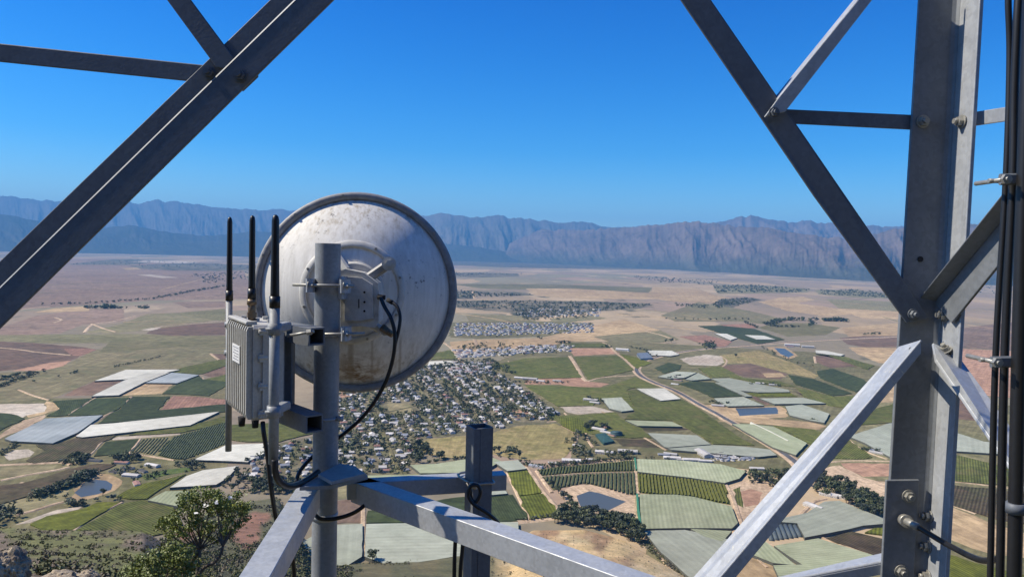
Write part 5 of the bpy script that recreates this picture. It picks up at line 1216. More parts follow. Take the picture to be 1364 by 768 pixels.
# bushy tree and its neighbour on the ledge
def leafy(centres, spread, per, size, seed, flat=0.8):
    rg = np.random.default_rng(seed); return clump_quads([tuple(c) for c in centres], np.full(len(centres), size), per, np.full(len(centres), spread), rg, flat)
D0 = 25.0
base = W(250, 800, D0)
t_ = thing('bushy_tree', base, 'bushy small tree with forked grey trunk and white flowers, on the rocky ledge', 'tree')
tr = MB(); J = W(266, 731, D0)
tr.tube([base, W(246, 765, D0), W(256, 746, D0), J], 0.1, n=10, radii=[0.12, 0.10, 0.085, 0.07])
tr.tube([W(256, 795, D0-0.3), W(263, 762, D0-0.2), W(266, 745, D0-0.1), J], 0.06, n=8, radii=[0.07, 0.06, 0.05, 0.05])
K = W(297, 727, D0-0.4)
tr.tube([W(258, 780, D0-0.4), W(270, 757, D0-0.4), W(286, 748, D0-0.4), W(294, 737, D0-0.4), K], 0.05, n=8, radii=[0.07, 0.062, 0.055, 0.05, 0.045])
cent = []; rg = np.random.default_rng(5)
outline = [(228, 712), (222, 700), (232, 690), (240, 678), (248, 668), (262, 662), (276, 657), (292, 657), (306, 662), (318, 668), (324, 680), (322, 692), (312, 702), (300, 708), (286, 700), (270, 694), (256, 700), (244, 706), (262, 680), (280, 674), (296, 680), (306, 688), (276, 708), (290, 716), (252, 688), (268, 670), (300, 670), (236, 700), (314, 676), (285, 665)]
for i, (x, y) in enumerate(outline):
    dz = rg.normal()*0.45; c = W(x, y+2, D0+dz); cent.append(c)
    s0 = J if (x < 285 or i % 3 == 0) else K
    mid = s0.lerp(c, 0.5)+Vector((rg.normal()*0.08, rg.normal()*0.1, rg.normal()*0.06))
    tr.tube([s0, mid, c], 0.02, n=6, sub=4, radii=[0.034, 0.02, 0.007])
    for k in range(3):
        e = c+Vector((rg.normal()*0.2, rg.normal()*0.2, abs(rg.normal())*0.18)); tr.tube([mid.lerp(c, 0.6), e], 0.008, n=5, sub=1, radii=[0.010, 0.004]); cent.append(e)
tr.build('trunk', 'bark', t_)
V, Fq = leafy(cent, 0.21, 78, 0.025, 8)
c_ = np_mesh('crown', V, Fq, ['bushleaf'], origin=base); c_.location = (0, 0, 0); c_.parent = t_
V, Fq = leafy([W(274, 672, D0-0.6), W(306, 664, D0-0.6), W(290, 669, D0-0.6), W(262, 685, D0-0.7)], 0.12, 4, 0.045, 9)
c_ = np_mesh('blossom', V, Fq, ['flower'], origin=base); c_.location = (0, 0, 0); c_.parent = t_
base2 = W(215, 800, 23.5)
t2 = thing('leafy_bush', base2, 'dense bright green bush in front of the forked tree, on the rocky ledge', 'bush')
cs = [W(x, y, 23.5+rg.normal()*0.5) for x, y in [(172, 762), (185, 750), (200, 742), (214, 736), (228, 738), (240, 742), (252, 750), (178, 772), (195, 760), (212, 752), (228, 754), (244, 762), (205, 770), (222, 772), (236, 775), (256, 772), (190, 778), (168, 775), (230, 730), (246, 735)]]
st = MB()
for c in cs: st.tube([base2, base2.lerp(c, 0.55)+Vector((0, 0, 0.05)), c], 0.02, n=5, sub=3, radii=[0.03, 0.018, 0.006])
st.build('stem', 'bark', t2)
V, Fq = leafy(cs, 0.36, 330, 0.027, 12)
c_ = np_mesh('foliage', V, Fq, ['bushleaf'], origin=base2); c_.location = (0, 0, 0); c_.parent = t2
# ------------------------------------------------------------------ the lattice tower round the camera
Z = Vector((0, 0, 1)); TOC = Vector((0, -1, 0))
def WX(px, py, X): return W(px, py, X/((px-CC[0])/F))
def poly(pts): return [W(*p) for p in pts]
g0 = W(1250, 500, 2.1); tower = thing('lattice_tower', (g0.x, g0.y, -5.3), 'grey galvanised lattice tower of bolted steel angles framing the view', 'tower')
def pl(name, pts, t=0.008, mat='steel', parent=None, n=None):
    b = MB(); b.plate(pts, t, n); return b.build(name, mat, parent or tower)
def bolts(items, parent, mat='bolt', r=0.0125, name='bolt'):
    for p, n in items:
        b = MB(); b.hexbolt(p, n, r, 0.011, True, 0.010); b.build(name, mat, parent)
# right leg: two flanges meeting at the heel
def lerp3(a, b, t): return a+(b-a)*t
HL = (W(1276, 0, 2.10), W(1232, 768, 2.10)); LL = (W(1225, 0, 2.10), W(1178, 768, 2.10)); RL = (W(1305, 0, 2.005), W(1259, 768, 2.005))
def legp(E, y): return lerp3(E[0], E[1], y/768)
ytop, ybot = -420, 2300
b = MB()
b.plate([legp(LL, ytop), legp(HL, ytop), legp(HL, ybot), legp(LL, ybot)], 0.012)
nx = (legp(RL, 0)-legp(HL, 0)).cross(legp(HL, 768)-legp(HL, 0)).normalized(); nx = nx if nx.x > 0 else -nx
b2 = MB(); b2.plate([legp(HL, ytop), legp(RL, ytop), legp(RL, ybot), legp(HL, ybot)], 0.012, nx)
# rolled fillet in the corner
f0 = []
for y in (ytop, ybot):
    h, l, r = legp(HL, y), legp(LL, y), legp(RL, y); dl = (l-h).normalized(); dr = (r-h).normalized()
    f0 += [h+dl*0.016-Z*0+TOC*0.0005, h+dl*0.006+dr*0.006, h+dr*0.016+dl*0.0005]
b.add(f0, [[0, 1, 4, 3], [1, 2, 5, 4]])
leg = b.build('leg', 'shade_toned_leg_steel', tower); b2.build('flange', 'steel', leg)  # sunlit flange in the paler steel, shaded face in the darkened copy
sp = pl('splice_plate', [W(1181, 639, 2.088), W(1225, 638.5, 2.088), W(1214, 830, 2.088), W(1171, 830, 2.088)], 0.0095, 'shade_toned_leg_steel', leg)
nf = TOC; nr_ = -nx
bolts([(W(1210, 660, 2.087), nf), (W(1208, 694, 2.087), nf), (W(1200, 760, 2.087), nf), (W(1229, 162, 2.099), nf)], leg, r=0.0135)
bolts([(W(1216, 418, 2.079), nf)], leg, 'shade_toned_leg_steel', 0.011)
def on_right(px, py):   # point on the inner face of the right flange
    r = ray(px, py); h = legp(HL, 0); q = h.dot(nx)/r.dot(nx); return r*q-nx*0.001
bolts([(on_right(1238, 687), nr_), (on_right(1236, 727), nr_), (on_right(1236, 767), nr_), (on_right(1282, 162), nr_), (on_right(1259, 420), nr_)], leg, r=0.0135)
hb = MB(); p_ = W(1226, 345, 2.0985); hb.cyl(p_, p_+TOC*0.001, 0.008, n=16); hb.build('bolt_hole', 'hole', leg)

# big diagonal on the left: two angles back to back
def seg(a, d, t): return (a[0]+d[0]*t, a[1]+d[1]*t)
mid = lambda t: seg((394, 0), (-267, 260), t); low = lambda t: seg((443.5, 0), (-264.5, 260), t); upp = lambda t: seg((359, 0), (-269, 260), t)
T0, T1 = -1.1, 2.3
def lp(f, t, d, o=(0, 0)): q = f(t); return W(q[0]+o[0], q[1]+o[1], d)
b = MB()
b.plate([lp(mid, T0, 1.80), lp(low, T0, 1.80), lp(low, T1, 1.80), lp(mid, T1, 1.80)], 0.009)
b.plate([lp(upp, T0, 1.822), lp(mid, T0, 1.822, (6, 6)), lp(mid, T1, 1.822, (6, 6)), lp(upp, T1, 1.822)], 0.008)
aw = Vector((0, 0.07, 0.0))
d1 = b.build('diagonal_brace', 'shade_toned_steel', tower); d1['label'] = 'dark double angle brace crossing the upper left sky'
bolts([(W(279, 96.5, 1.8205), nf), (W(320, 100.5, 1.799), nf)], d1, 'shade_toned_steel', 0.0125)
pl('gusset', poly([(308, 92, 1.8105), (332, 66, 1.8105), (344, 102, 1.8105), (323, 122, 1.8105)]), 0.006, 'shade_toned_steel', d1, -TOC)
h1 = pl('horizontal_brace', poly([(-160, 41, 1.836), (290, 88.5, 1.836), (270, 110, 1.836), (-160, 66, 1.836)]), 0.007, 'shade_toned_steel', tower, -TOC)
b = MB(); b.plate(poly([(-160, 41, 1.844), (290, 88.5, 1.844)])+[W(290, 88.5, 1.844)+aw*0.7, W(-160, 41, 1.844)+aw*0.7], 0.006, -Z); b.build('outstand', 'shade_toned_steel', h1)
h2 = pl('strut', poly([(145, -103, 1.812), (180, -90, 1.812), (254, 0, 1.812), (312, 78, 1.812), (300, 92, 1.812), (288, 90, 1.812), (222, 0, 1.812)]), 0.007, 'shade_toned_steel', tower, -TOC)

# right diagonal, its strut and ties
d2 = pl('diagonal_brace', poly([(811, -140, 2.078), (851, -140, 2.078), (946, 0, 2.078), (1123, 260, 2.078), (1204, 373, 2.080), (1238, 424, 2.082), (1208, 430, 2.082), (1199, 417, 2.080), (1084, 260, 2.078), (907, 0, 2.078)]), 0.009, 'shade_toned_steel', tower, -TOC)
bolts([(W(1031, 150, 2.058), nf)], d2, 'shade_toned_steel', 0.011)
b = MB(); e0, e1 = W(851, -140, 2.088), W(1204, 373, 2.09); b.plate([e0, e1, e1+aw, e0+aw], 0.008, Vector((-0.8, 0, -0.5)).normalized()); b.build('outstand', 'shade_toned_steel', d2)
b = MB()
b.plate(poly([(1199, -70, 2.06), (1219, -70, 2.06), (1162, 0, 2.06), (1046, 149, 2.06), (1018, 156, 2.06), (1037, 130, 2.06), (1143, 0, 2.06)]), 0.006, -TOC)
e0, e1 = W(1199, -70, 2.0605), W(1036, 131, 2.0605); b.plate([e0, e1, e1+Vector((0, 0.062, 0)), e0+Vector((0, 0.062, 0))], 0.006, Vector((0.79, 0, -0.61)))
b.build('strut', 'steel', tower)
b = MB(); b.plate(poly([(1040, 145, 2.114), (1222, 153.2, 2.114), (1222, 173, 2.114), (1052, 164.5, 2.114)]), 0.007, -TOC)
e0, e1 = W(1040, 145, 2.1215), W(1222, 153.2, 2.1215); b.plate([e0, e1, e1+aw*0.6, e0+aw*0.6], 0.006, -Z); b.build('horizontal_brace', 'shade_toned_steel', tower)
XR = 1.262
pl('horizontal_brace', [WX(1292, 150, XR), WX(1364, 138.5, XR), WX(1520, 110, XR), WX(1520, 135, XR), WX(1364, 158, XR), WX(1292, 168.5, XR)], 0.007, 'steel', tower, Vector((1, 0, 0)))
b = MB()
u0, u1, u2 = WX(1244, 402, 1.185), WX(1364, 258, 1.185), WX(1560, 22, 1.185); l0, l1, l2 = WX(1267, 430, 1.185), WX(1364, 310, 1.185), WX(1560, 72, 1.185)
b.plate([u0, u1, u2, l2, l1, l0], 0.008, Vector((1, 0, 0)))
q = Vector((-0.042, 0, 0.010)); b.plate([u0+Vector((-0.0005, 0, 0)), u2+Vector((-0.0005, 0, 0)), u2+q, u0+q], 0.008, Vector((0, 0.4, -0.9)))
db = b.build('diagonal_brace', 'shade_toned_leg_steel', tower)
b = MB(); b.plate([WX(1243, 456, 1.155), WX(1275, 471, 1.225), WX(1420, 668, 1.225), WX(1420, 728, 1.155), WX(1248, 478, 1.155)], 0.008)
d4 = b.build('diagonal_brace', 'steel', tower)
bolts([(WX(1261, 467, 1.185), Vector((-0.6, -0.1, 0.79)))], d4, r=0.011)
# bright brace running down to the left and the lower strut
b = MB()
A0, A1 = W(1227, 452, 1.935), W(959, 768, 1.935); ext = lerp3(A0, A1, 1.9)
B0, B1 = W(1197, 461, 2.032), W(924, 767, 2.032); extB = lerp3(B0, B1, 1.9)
b.plate([A0, ext, extB, B0], 0.007)
C0, C1 = W(1227, 471, 1.935), W(981, 768, 1.935); extC = lerp3(C0, C1, 1.9)
b.plate([A0-Z*0.0005, ext-Z*0.0005, extC, C0], 0.007, -TOC)
d5 = b.build('diagonal_brace', 'scuffed', tower); b = MB(); b.bar(W(1216, 470, 1.95), W(1216, 470, 2.097), 0.02, 0.03, 0.003); b.build('cleat', 'shade_toned_leg_steel', d5)
d5['label'] = 'bright sunlit angle brace running down to the left of the leg'
b = MB()
A0, A1 = W(1184, 748, 2.098), W(1081, 768, 2.098); ext = lerp3(A0, A1, 4.0); B0, B1 = W(1184, 737, 2.165), W(1050, 768, 2.165); extB = lerp3(B0, B1, 3.2)
b.plate([A0, ext, extB, B0], 0.007); C0 = W(1184, 763, 2.098); extC = ext-Z*0.034
b.plate([A0-Z*0.0005, ext-Z*0.0005, extC, C0], 0.007, -TOC); b.build('horizontal_brace', 'steel', tower)

b = MB(); e = [lp(mid, T0, 1.7995), lp(mid, T1, 1.7995), lp(mid, T1, 1.806, (-1.1, -1.1)), lp(mid, T0, 1.806, (-1.1, -1.1))]
b.add(e, [[0, 1, 2, 3]]); b.build('rounded_edge', 'pole_steel', d1)
for o_ in list(tower.children)+[c for k_ in tower.children for c in k_.children]:
    if o_.name.split('.')[0] in ('leg', 'flange', 'diagonal_brace', 'horizontal_brace', 'strut', 'splice_plate', 'gusset', 'outstand'):
        md = o_.modifiers.new('edges', 'BEVEL'); md.width = 0.0022; md.segments = 2; md.limit_method = 'ANGLE'; md.angle_limit = rad(40)
# ------------------------------------------------------------------ feeder cables on the right
def cable(name, pts, r, label, group=None, mat='cable', n=12, cat='cable'):
    b = MB(); b.tube([W(*p) for p in pts], r, n=n); o = b.build(name, mat, origin=W(*pts[0])); return tag(o, label, cat, group)
cable('feeder_cable', [(1349, -260, 1.5), (1344, -60, 1.5), (1343, 0, 1.5), (1345, 80, 1.505), (1340, 240, 1.5), (1326, 480, 1.5), (1319, 768, 1.5), (1314, 950, 1.5)], 0.0062, 'thin black feeder cable, the one nearest the steel leg', 'vertical feeder cables')
cable('feeder_cable', [(1363, -260, 1.48), (1358, -40, 1.48), (1355, 30, 1.48), (1351, 130, 1.485), (1349, 240, 1.48), (1338, 480, 1.48), (1332, 768, 1.48), (1327, 950, 1.48)], 0.0078, 'thin black feeder cable running between the other two down the tower', 'vertical feeder cables')
cable('feeder_cable', [(1378, -260, 1.45), (1372, 0, 1.45), (1364, 240, 1.45), (1357, 480, 1.45), (1351, 768, 1.45), (1347, 950, 1.45)], 0.0130, 'thickest black feeder cable, farthest from the steel leg', 'vertical feeder cables')
def clampbar(y, x0, lab, h=15):
    t = thing('cable_clamp', W(x0, y, 1.46), lab, 'cable clamp', 'steel clamps across the feeder cables')
    b = MB()
    b.bar(W(x0, y, 1.462), W(1420, y-2, 1.455), 0.022, 0.010, 0.003, TOC); b.bar(W(x0, y, 1.515), W(1420, y-2, 1.515), 0.022, 0.010, 0.003, TOC); b.build('bar', 'shade_toned_steel', t)
    b = MB(); p = W(x0+6, y, 1.452); b.cyl(p+Vector((0, 0.09, 0)), p-Vector((0, 0.014, 0)), 0.0045, n=10); b.cyl(p-Vector((0, 0.001, 0)), p-Vector((0, 0.010, 0)), 0.010, n=6, smooth=False)
    b.cyl(p+Vector((-0.012, 0.03, 0)), p+Vector((0.01, 0.03, 0)), 0.0045, n=8); b.build('bolt', 'bolt', t)
clampbar(239, 1332, 'upper grey steel clamp across the black feeder cables'); clampbar(482, 1320, 'grey steel clamp across the feeder cables at the height of the far fields')
b = MB(); p = W(1352.5, 676, 1.45); b.cyl(p-Z*0.010, p+Z*0.010, 0.0165, n=20); tag(b.build('cable_band', 'shade_toned_steel', origin=p), 'grey band round the thickest feeder cable only', 'cable clamp')
t = thing('earth_cable', W(1209, 694, 2.06), 'short black earthing cable with metal lug bolted to the splice plate', 'cable')
b = MB(); b.tube([W(*p) for p in [(1222, 701, 2.03), (1234, 708, 2.01), (1252, 719, 1.97), (1272, 730, 1.9), (1292, 740, 1.82), (1310, 746, 1.74), (1330, 744, 1.6)]], 0.0075, n=12); b.build('sheath', 'cable', t)
b = MB(); b.cyl(W(1206, 693, 2.062), W(1224, 702, 2.025), 0.0105, 0.0105, n=14); b.cyl(W(1204, 692, 2.076), W(1208, 694, 2.055), 0.017, n=16); b.build('lug', 'bolt', t)

# ------------------------------------------------------------------ the antenna frame: arms, pole and post
fr0 = W(437, 640, 3.0); frame_ = thing('outrigger', (fr0.x, fr0.y, -5.3), 'square tube steel outrigger frame carrying a round pole and a square post', 'outrigger')
def edge_beam(name, pA, pB, w_, h_, side, mat='steel', bev=0.0018, a=0.0, bb=1.0):
    A, B = W(*pA), W(*pB); u = (B-A); A, B = A+u*a, A+u*bb; A = Vector((A.x, A.y, (W(*pA).z))); B = Vector((B.x, B.y, A.z))
    u = (B-A).normalized(); s_ = u.cross(Z).normalized()*side
    b = MB(); off = s_*w_/2-Z*h_/2
    b.bar(A+off, B+off, w_, h_, bev); return b.build(name, mat, frame_)
def dz(px, py, h): return h/((py-horizon(px))/F)
hB = 0.93
edge_beam('arm', (425, 649, dz(425, 649, hB)), (359, 768, dz(359, 768, hB)), 0.086, 0.086, 1, a=-0.03, bb=2.6)
edge_beam('arm', (496, 651, dz(496, 651, hB)), (787, 755, dz(787, 755, hB)), 0.083, 0.083, -1, a=-0.13, bb=2.2)
edge_beam('arm', (514, 641, dz(514, 641, hB)), (675, 632, dz(675, 632, hB)), 0.066, 0.066, -1, a=-0.30, bb=1.0)
pt = W(437, 324, 3.0); PX, PY = pt.x, pt.y
b = MB(); b.cyl((PX, PY, -5.4), (PX, PY, pt.z), 0.0505, n=40, cap=False); b.cyl((PX, PY, pt.z-0.004), (PX, PY, pt.z-0.003), 0.048, n=40); b.lathe([(0.0505, 0), (0.046, 0), (0.046, -0.01)], (PX, PY, pt.z), Z, 40, smooth=False)
pole = b.build('pole', 'pole_steel', frame_)
zf = -0.885
b = MB(); pts = [on_plane(x, y, zf) for x, y in [(399, 648), (424, 634), (452, 619), (474, 621), (490, 633), (442, 646)]]
b.plate([p for p in pts], 0.014, -Z); pts2 = [on_plane(x, y, zf+0.03) for x, y in [(424, 631), (452, 617), (470, 619), (487, 630), (442, 641)]]; b.plate(pts2, 0.012, -Z); b.build('flange_plate', 'pole_steel', frame_)
b = MB(); b.cyl((PX, PY, -1.10), (PX, PY, -1.075), 0.0525, n=32); b.build('collar', 'steel', pole)
po = W(639, 567, 3.0); th = rad(24+2.6); nrm = Vector((math.sin(th), -math.cos(th), 0))
b = MB(); b.hollow((po.x, po.y, -5.4), (po.x, po.y, po.z), 0.082, 0.082, 0.006, nrm); 
e_ = Vector((math.cos(th), math.sin(th), 0)); c_ = Vector((po.x, po.y, 0))+nrm*0.0412
post = b.build('post', 'shade_toned_steel', frame_)
b = MB(); b.bar(c_-e_*0.012+Z*(po.z-0.002), c_-e_*0.012-Z*5.3, 0.004, 0.003, 0.0005, nrm); b.build('weld_seam', 'shade_toned_steel', post)
b = MB(); zc = W(625, 645, 2.95).z
cc = Vector((po.x, po.y, zc)); k = 0.047
lp_ = [cc-e_*k+nrm*k, cc+e_*k*0.2+nrm*k*1.05, cc+e_*k+nrm*k, cc+e_*k-nrm*k*2.2, cc-e_*k-nrm*k*2.2, cc-e_*k+nrm*k]
b.tube(lp_, 0.005, n=8, sub=4); b.cyl(cc-e_*0.055+nrm*0.045, cc-e_*0.035+nrm*0.066, 0.013, n=14); b.build('u_bolt', 'bolt', post)
tag(MB.build((lambda b: (b.tube([W(*p) for p in [(622, 643, 2.9), (626, 651, 2.88), (628, 664, 2.88), (634, 668, 2.88), (640, 655, 2.88), (636, 646, 2.88), (627, 647, 2.87), (624, 660, 2.87), (632, 672, 2.87), (648, 682, 2.88), (662, 694, 2.9), (668, 706, 2.92)]], 0.0075, n=10), b)[1])(MB()), 'cable_loop', 'cable', origin=W(622, 643, 2.9)), 'tangled black cable looped at the clip on the square post', 'cable')
cable('drop_cable', [(612, 680, 2.84), (608, 705, 2.86), (606, 730, 2.86), (605, 770, 2.85), (604, 860, 2.85)], 0.0078, 'black cable hanging under the arm, farther from the square post', 'cables hanging beside the square post')
cable('drop_cable', [(622, 684, 2.84), (618, 705, 2.86), (616, 730, 2.86), (613, 770, 2.85), (613, 860, 2.85)], 0.0078, 'black cable hanging under the arm, close against the square post', 'cables hanging beside the square post')
cable('tie_cable', [(419, 684, 2.94), (426, 690, 2.925), (440, 691, 2.92), (456, 688, 2.925), (470, 683, 2.93), (480, 677, 2.93), (487, 671, 2.95)], 0.008, 'short black cable wrapped round the pole under the flange plate')

# ------------------------------------------------------------------ dish antenna
dc = W(476, 389, 3.34); ax_ = ray(476, 389).normalized(); ax_ = (ax_+Vector((0.03, 0, 0.0))).normalized()
RD = 0.4445
dish = thing('dish_antenna', dc, 'big round white dish antenna seen from behind, streaked with ochre lichen', 'dish antenna')
up_ = (Z-ax_*Z.dot(ax_)).normalized()
b = MB(); prof = []
RB = 0.412; BD = 0.185
for i in range(25):
    r = RB*i/24; prof.append((max(r, 0.0005), -BD*(1-(r/RB)**2.3)))
b.lathe(prof, (0, 0, 0), (0, 1, 0), 96); prof2 = [(r, h+0.006) for r, h in prof]; b.lathe(prof2, (0, 0, 0), (0, 1, 0), 96)
refl = b.build('reflector', 'dish', dish, origin=None) if False else None
def dish_part(name, mb, mat, parent):
    """part modelled about the dish centre with +Y pointing out along the beam"""
    me_o = mb.build(name, mat); o = me_o; o.location = (0, 0, 0)
    o.parent = parent; ORG[o.name] = ORG[parent.name]
    return o
# the dish's own frame: rotate its Empty so that +Y is the beam
dish.rotation_euler = Matrix((ax_.cross(up_).normalized(), ax_, up_)).transposed().to_euler()
Rd = Matrix((ax_.cross(up_).normalized(), ax_, up_)).transposed()
refl = dish_part('reflector', b, 'dish', dish)
b = MB(); b.lathe([(0.409, 0.004), (0.412, -0.010), (0.424, -0.016), (0.438, -0.014), (RD, -0.006), (RD+0.002, 0.012), (RD-0.002, 0.034), (0.436, 0.036), (0.432, 0.008)], (0, 0, 0), (0, 1, 0), 96, close=True)
rim = dish_part('rim', b, 'rim', refl)
for k in range(12):
    a = 2*math.pi*(k+0.3)/12; b = MB(); p = Vector((math.cos(a)*0.430, -0.015, math.sin(a)*0.430)); b.cyl(p, p-Vector((0, 0.007, 0)), 0.006, n=8); dish_part('rivet', b, 'bolt', refl)
def bowl(r): return -BD*(1-(r/RB)**2.3)
b = MB(); b.lathe([(0.192, bowl(0.192)+0.002), (0.192, bowl(0.192)-0.010), (0.200, bowl(0.2)-0.013), (0.216, bowl(0.216)-0.012), (0.221, bowl(0.221)-0.006), (0.221, bowl(0.221)+0.003)], (-0.015, 0, 0.0), (0, 1, 0), 80); dish_part('hub_ring', b, 'radio', dish)
b = MB(); b.lathe([(0.0005, -0.196), (0.120, -0.192), (0.128, -0.180), (0.130, bowl(0.13)+0.003)], (-0.01, 0, 0.0), (0, 1, 0), 64, smooth=False); dish_part('hub_plate', b, 'radio', dish)
for k in range(8):
    a = 2*math.pi*(k+0.4)/8; b = MB(); p = Vector((math.cos(a)*0.208-0.015, bowl(0.208)-0.011, math.sin(a)*0.208)); b.cyl(p, p-Vector((0, 0.006, 0)), 0.006, n=6, smooth=False); dish_part('screw', b, 'bolt', dish)
# radio box bolted to the hub, beside the pole
dW = Rd.inverted()
def dpart(name, mb, mat, parent=dish):
    mb.v = [dW @ (v-dc) for v in mb.v]; return dish_part(name, mb, mat, parent)
b = MB(); O = [(453, 361), (460, 358), (484, 363), (494, 370), (503, 377), (505, 392), (504, 428), (499, 436), (480, 434), (454, 436)]
b.plate([W(x, y, 3.075) for x, y in O], 0.11, -TOC)
rb = dpart('radio_box', b, 'radio')
b = MB(); b.plate([W(x, y, 3.062) for x, y in [(459, 368), (482, 370), (496, 379), (497, 424), (480, 427), (459, 427)]], 0.014, -TOC); dpart('cover', b, 'radio', rb)
for y in (389, 402, 414):
    b = MB(); p = W(485.5, y, 3.063); b.cyl(p, p+TOC*0.004, 0.0045, n=12); dpart('indicator', b, 'hole', rb)
b = MB(); b.bar(W(478, 398, 3.061), W(478, 410, 3.061), 0.004, 0.003, 0.001, TOC); dpart('slot', b, 'hole', rb)
b = MB(); b.bar(W(488, 372, 3.12), W(517, 352, 3.12), 0.04, 0.03, 0.009, TOC); dpart('mounting_bracket', b, 'rim'); b = MB(); b.cyl(W(518, 351, 3.17), W(518, 351, 3.07), 0.029, n=24); b.cyl(W(518, 351, 3.07), W(518, 351, 3.055), 0.013, n=6, smooth=False)
dpart('pivot_boss', b, 'radio'); b = MB(); b.bar(W(462, 360, 3.13), W(447, 338, 3.16), 0.035, 0.03, 0.008, TOC); dpart('mounting_bracket', b, 'radio'); b = MB(); b.bar(W(494, 430, 3.12), W(508, 440, 3.12), 0.035, 0.03, 0.01, TOC); b.cyl(W(513, 441, 3.16), W(513, 441, 3.09), 0.018, n=20); dpart('mounting_bracket', b, 'radio')
b = MB(); b.cyl(W(509, 436, 3.085), W(523, 446, 3.07), 0.017, 0.012, n=16); dpart('tension_knob', b, 'brass')
b = MB(); b.cyl(W(503, 395, 3.07), W(513, 396, 3.07), 0.010, n=14); b.cyl(W(516, 399, 3.06), W(523, 403, 3.05), 0.009, n=14); dpart('cable_gland', b, 'hole', rb)
# pole clamp: two threaded rods with nuts and clamp jaws
for (x0, y0, x1, y1, dd) in ((390, 379, 472, 381, 2.936), (408, 445.5, 486, 444, 2.936)):
    b = MB(); A, B = W(x0, y0, dd), W(x1, y1, dd); b.cyl(A, B, 0.0062, n=12)
    u = (B-A).normalized()
    for px in (415, 462):
        p = A+(B-A)*((px-x0)/(x1-x0)); b.cyl(p-u*0.007, p+u*0.007, 0.013, n=6, smooth=False); b.cyl(p-u*0.012, p-u*0.009, 0.018, n=16)
    dpart('threaded_rod', b, 'bolt')
b = MB()
for x, y in ((415, 380), (460, 381), (461, 444)):
    b = MB(); b.bar(W(x, y-9, 2.97), W(x, y+9, 2.97), 0.028, 0.09, 0.008, TOC); dpart('clamp_jaw', b, 'steel')
b = MB(); b.bar(W(457, 368, 3.05), W(457, 398, 3.05), 0.03, 0.12, 0.008, TOC); dpart('clamp_jaw', b, 'steel')
cable('data_cable', [(507, 396, 3.06), (512, 408, 3.04), (521, 424, 3.02), (526, 446, 3.01), (524, 474, 3.01), (515, 505, 3.02), (500, 533, 3.03), (482, 556, 3.05), (462, 574, 3.07), (446, 586, 3.09), (428, 598, 3.10), (412, 612, 3.06), (399, 628, 3.0), (395, 642, 2.96), (396, 662, 3.0)], 0.0080, 'black cable curving from the dish radio down behind the pole')
cable('jumper_cable', [(520, 401, 3.055), (529, 408, 3.04), (533, 422, 3.03), (531, 440, 3.02), (527, 456, 3.012), (525, 470, 3.02)], 0.0070, 'short black cable bowed outside the main dish cable')

# ------------------------------------------------------------------ radio cabinet
c1 = W(329, 434, 2.70); cL = W(301, 428, 2.98); cR = W(378, 437, 2.78); HC_ = 0.348
cL = Vector((cL.x, cL.y, c1.z)); cR = Vector((cR.x, cR.y, c1.z)); uL = (cL-c1); uR = (cR-c1); nL = Vector((uL.y, -uL.x, 0)).normalized(); nL = nL if nL.x < 0 else -nL
uLn, uRn = uL.normalized(), uR.normalized()
cab = thing('radio_cabinet', c1-Z*HC_, 'grey finned radio cabinet with a white label, bracketed beside the pole', 'radio cabinet')
b = MB()
ins = 0.022
q0 = c1-nL*ins; q1 = cL-nL*ins; q2 = cL+uR; q3 = cR
base_ = [q0, q1, q2, q3]
ch = 0.012
ring = lambda z, k: [p+(sum(base_, Vector())/4-p).normalized()*k+Z*z for p in base_]
r0, r1, r2, r3 = ring(-HC_, ch), ring(-HC_+ch, 0), ring(-ch, 0), ring(0, ch)
vs = r0+r1+r2+r3
b.add(vs, [[0, 1, 2, 3], [12, 13, 14, 15]]+[[k*4+i, k*4+(i+1) % 4, k*4+4+(i+1) % 4, k*4+4+i] for k in range(3) for i in range(4)])
hous = b.build('housing', 'cabinet', cab)
b = MB(); nfin = 11
for k in range(nfin):
    f = (k+0.25)/nfin; p = c1.lerp(cL, f); tth = uLn*0.0095
    zt, zb = -0.004, -HC_+0.004
    top_in = p-nL*(ins+0.004); prof = [(p-nL*ins, zt), (p-nL*ins*0.3, zt-0.001), (p, zt-0.016), (p, zb+0.02), (p-nL*ins*0.3, zb+0.002), (p-nL*ins, zb)]
    v0 = [q+Z*z for q, z in prof]; b.add(v0+[v+tth for v in v0], [list(range(6)), list(range(6, 12))]+[[i, (i+1) % 6, (i+1) % 6+6, i+6] for i in range(6)])
b.build('cooling_fins', 'cabinet', cab)
nP = Vector((uRn.y, -uRn.x, 0)); nP = nP if nP.y < 0 else -nP
def onface(fx, fz, o=0.0): return c1-nL*ins+(cR-(c1-nL*ins))*fx-Z*HC_*fz+nP*o
b = MB(); b.plate([onface(0.30, 0.03, 0.009), onface(0.98, 0.03, 0.009), onface(0.98, 0.97, 0.009), onface(0.30, 0.97, 0.009)], 0.0085, -nP); b.build('door', 'cabinet', cab)
for fz in (0.06, 0.34, 0.64, 0.93):
    b = MB(); p = onface(0.26, fz, 0.004); b.bar(p-Z*0.014, p+Z*0.014, 0.02, 0.014, 0.004, nP); b.cyl(p+nP*0.004-uRn*0.012, p+nP*0.004+uRn*0.022, 0.006, n=12); b.build('hinge', 'cabinet', cab)
sk = lambda f, z, o: c1.lerp(cL, f)-Z*z+nL*o
b = MB(); b.plate([sk(0.28, 0.085, 0.004), sk(0.62, 0.085, 0.004), sk(0.62, 0.150, 0.004), sk(0.28, 0.150, 0.004)], 0.0035, -nL); stk = b.build('label', 'sticker', cab)
b = MB()
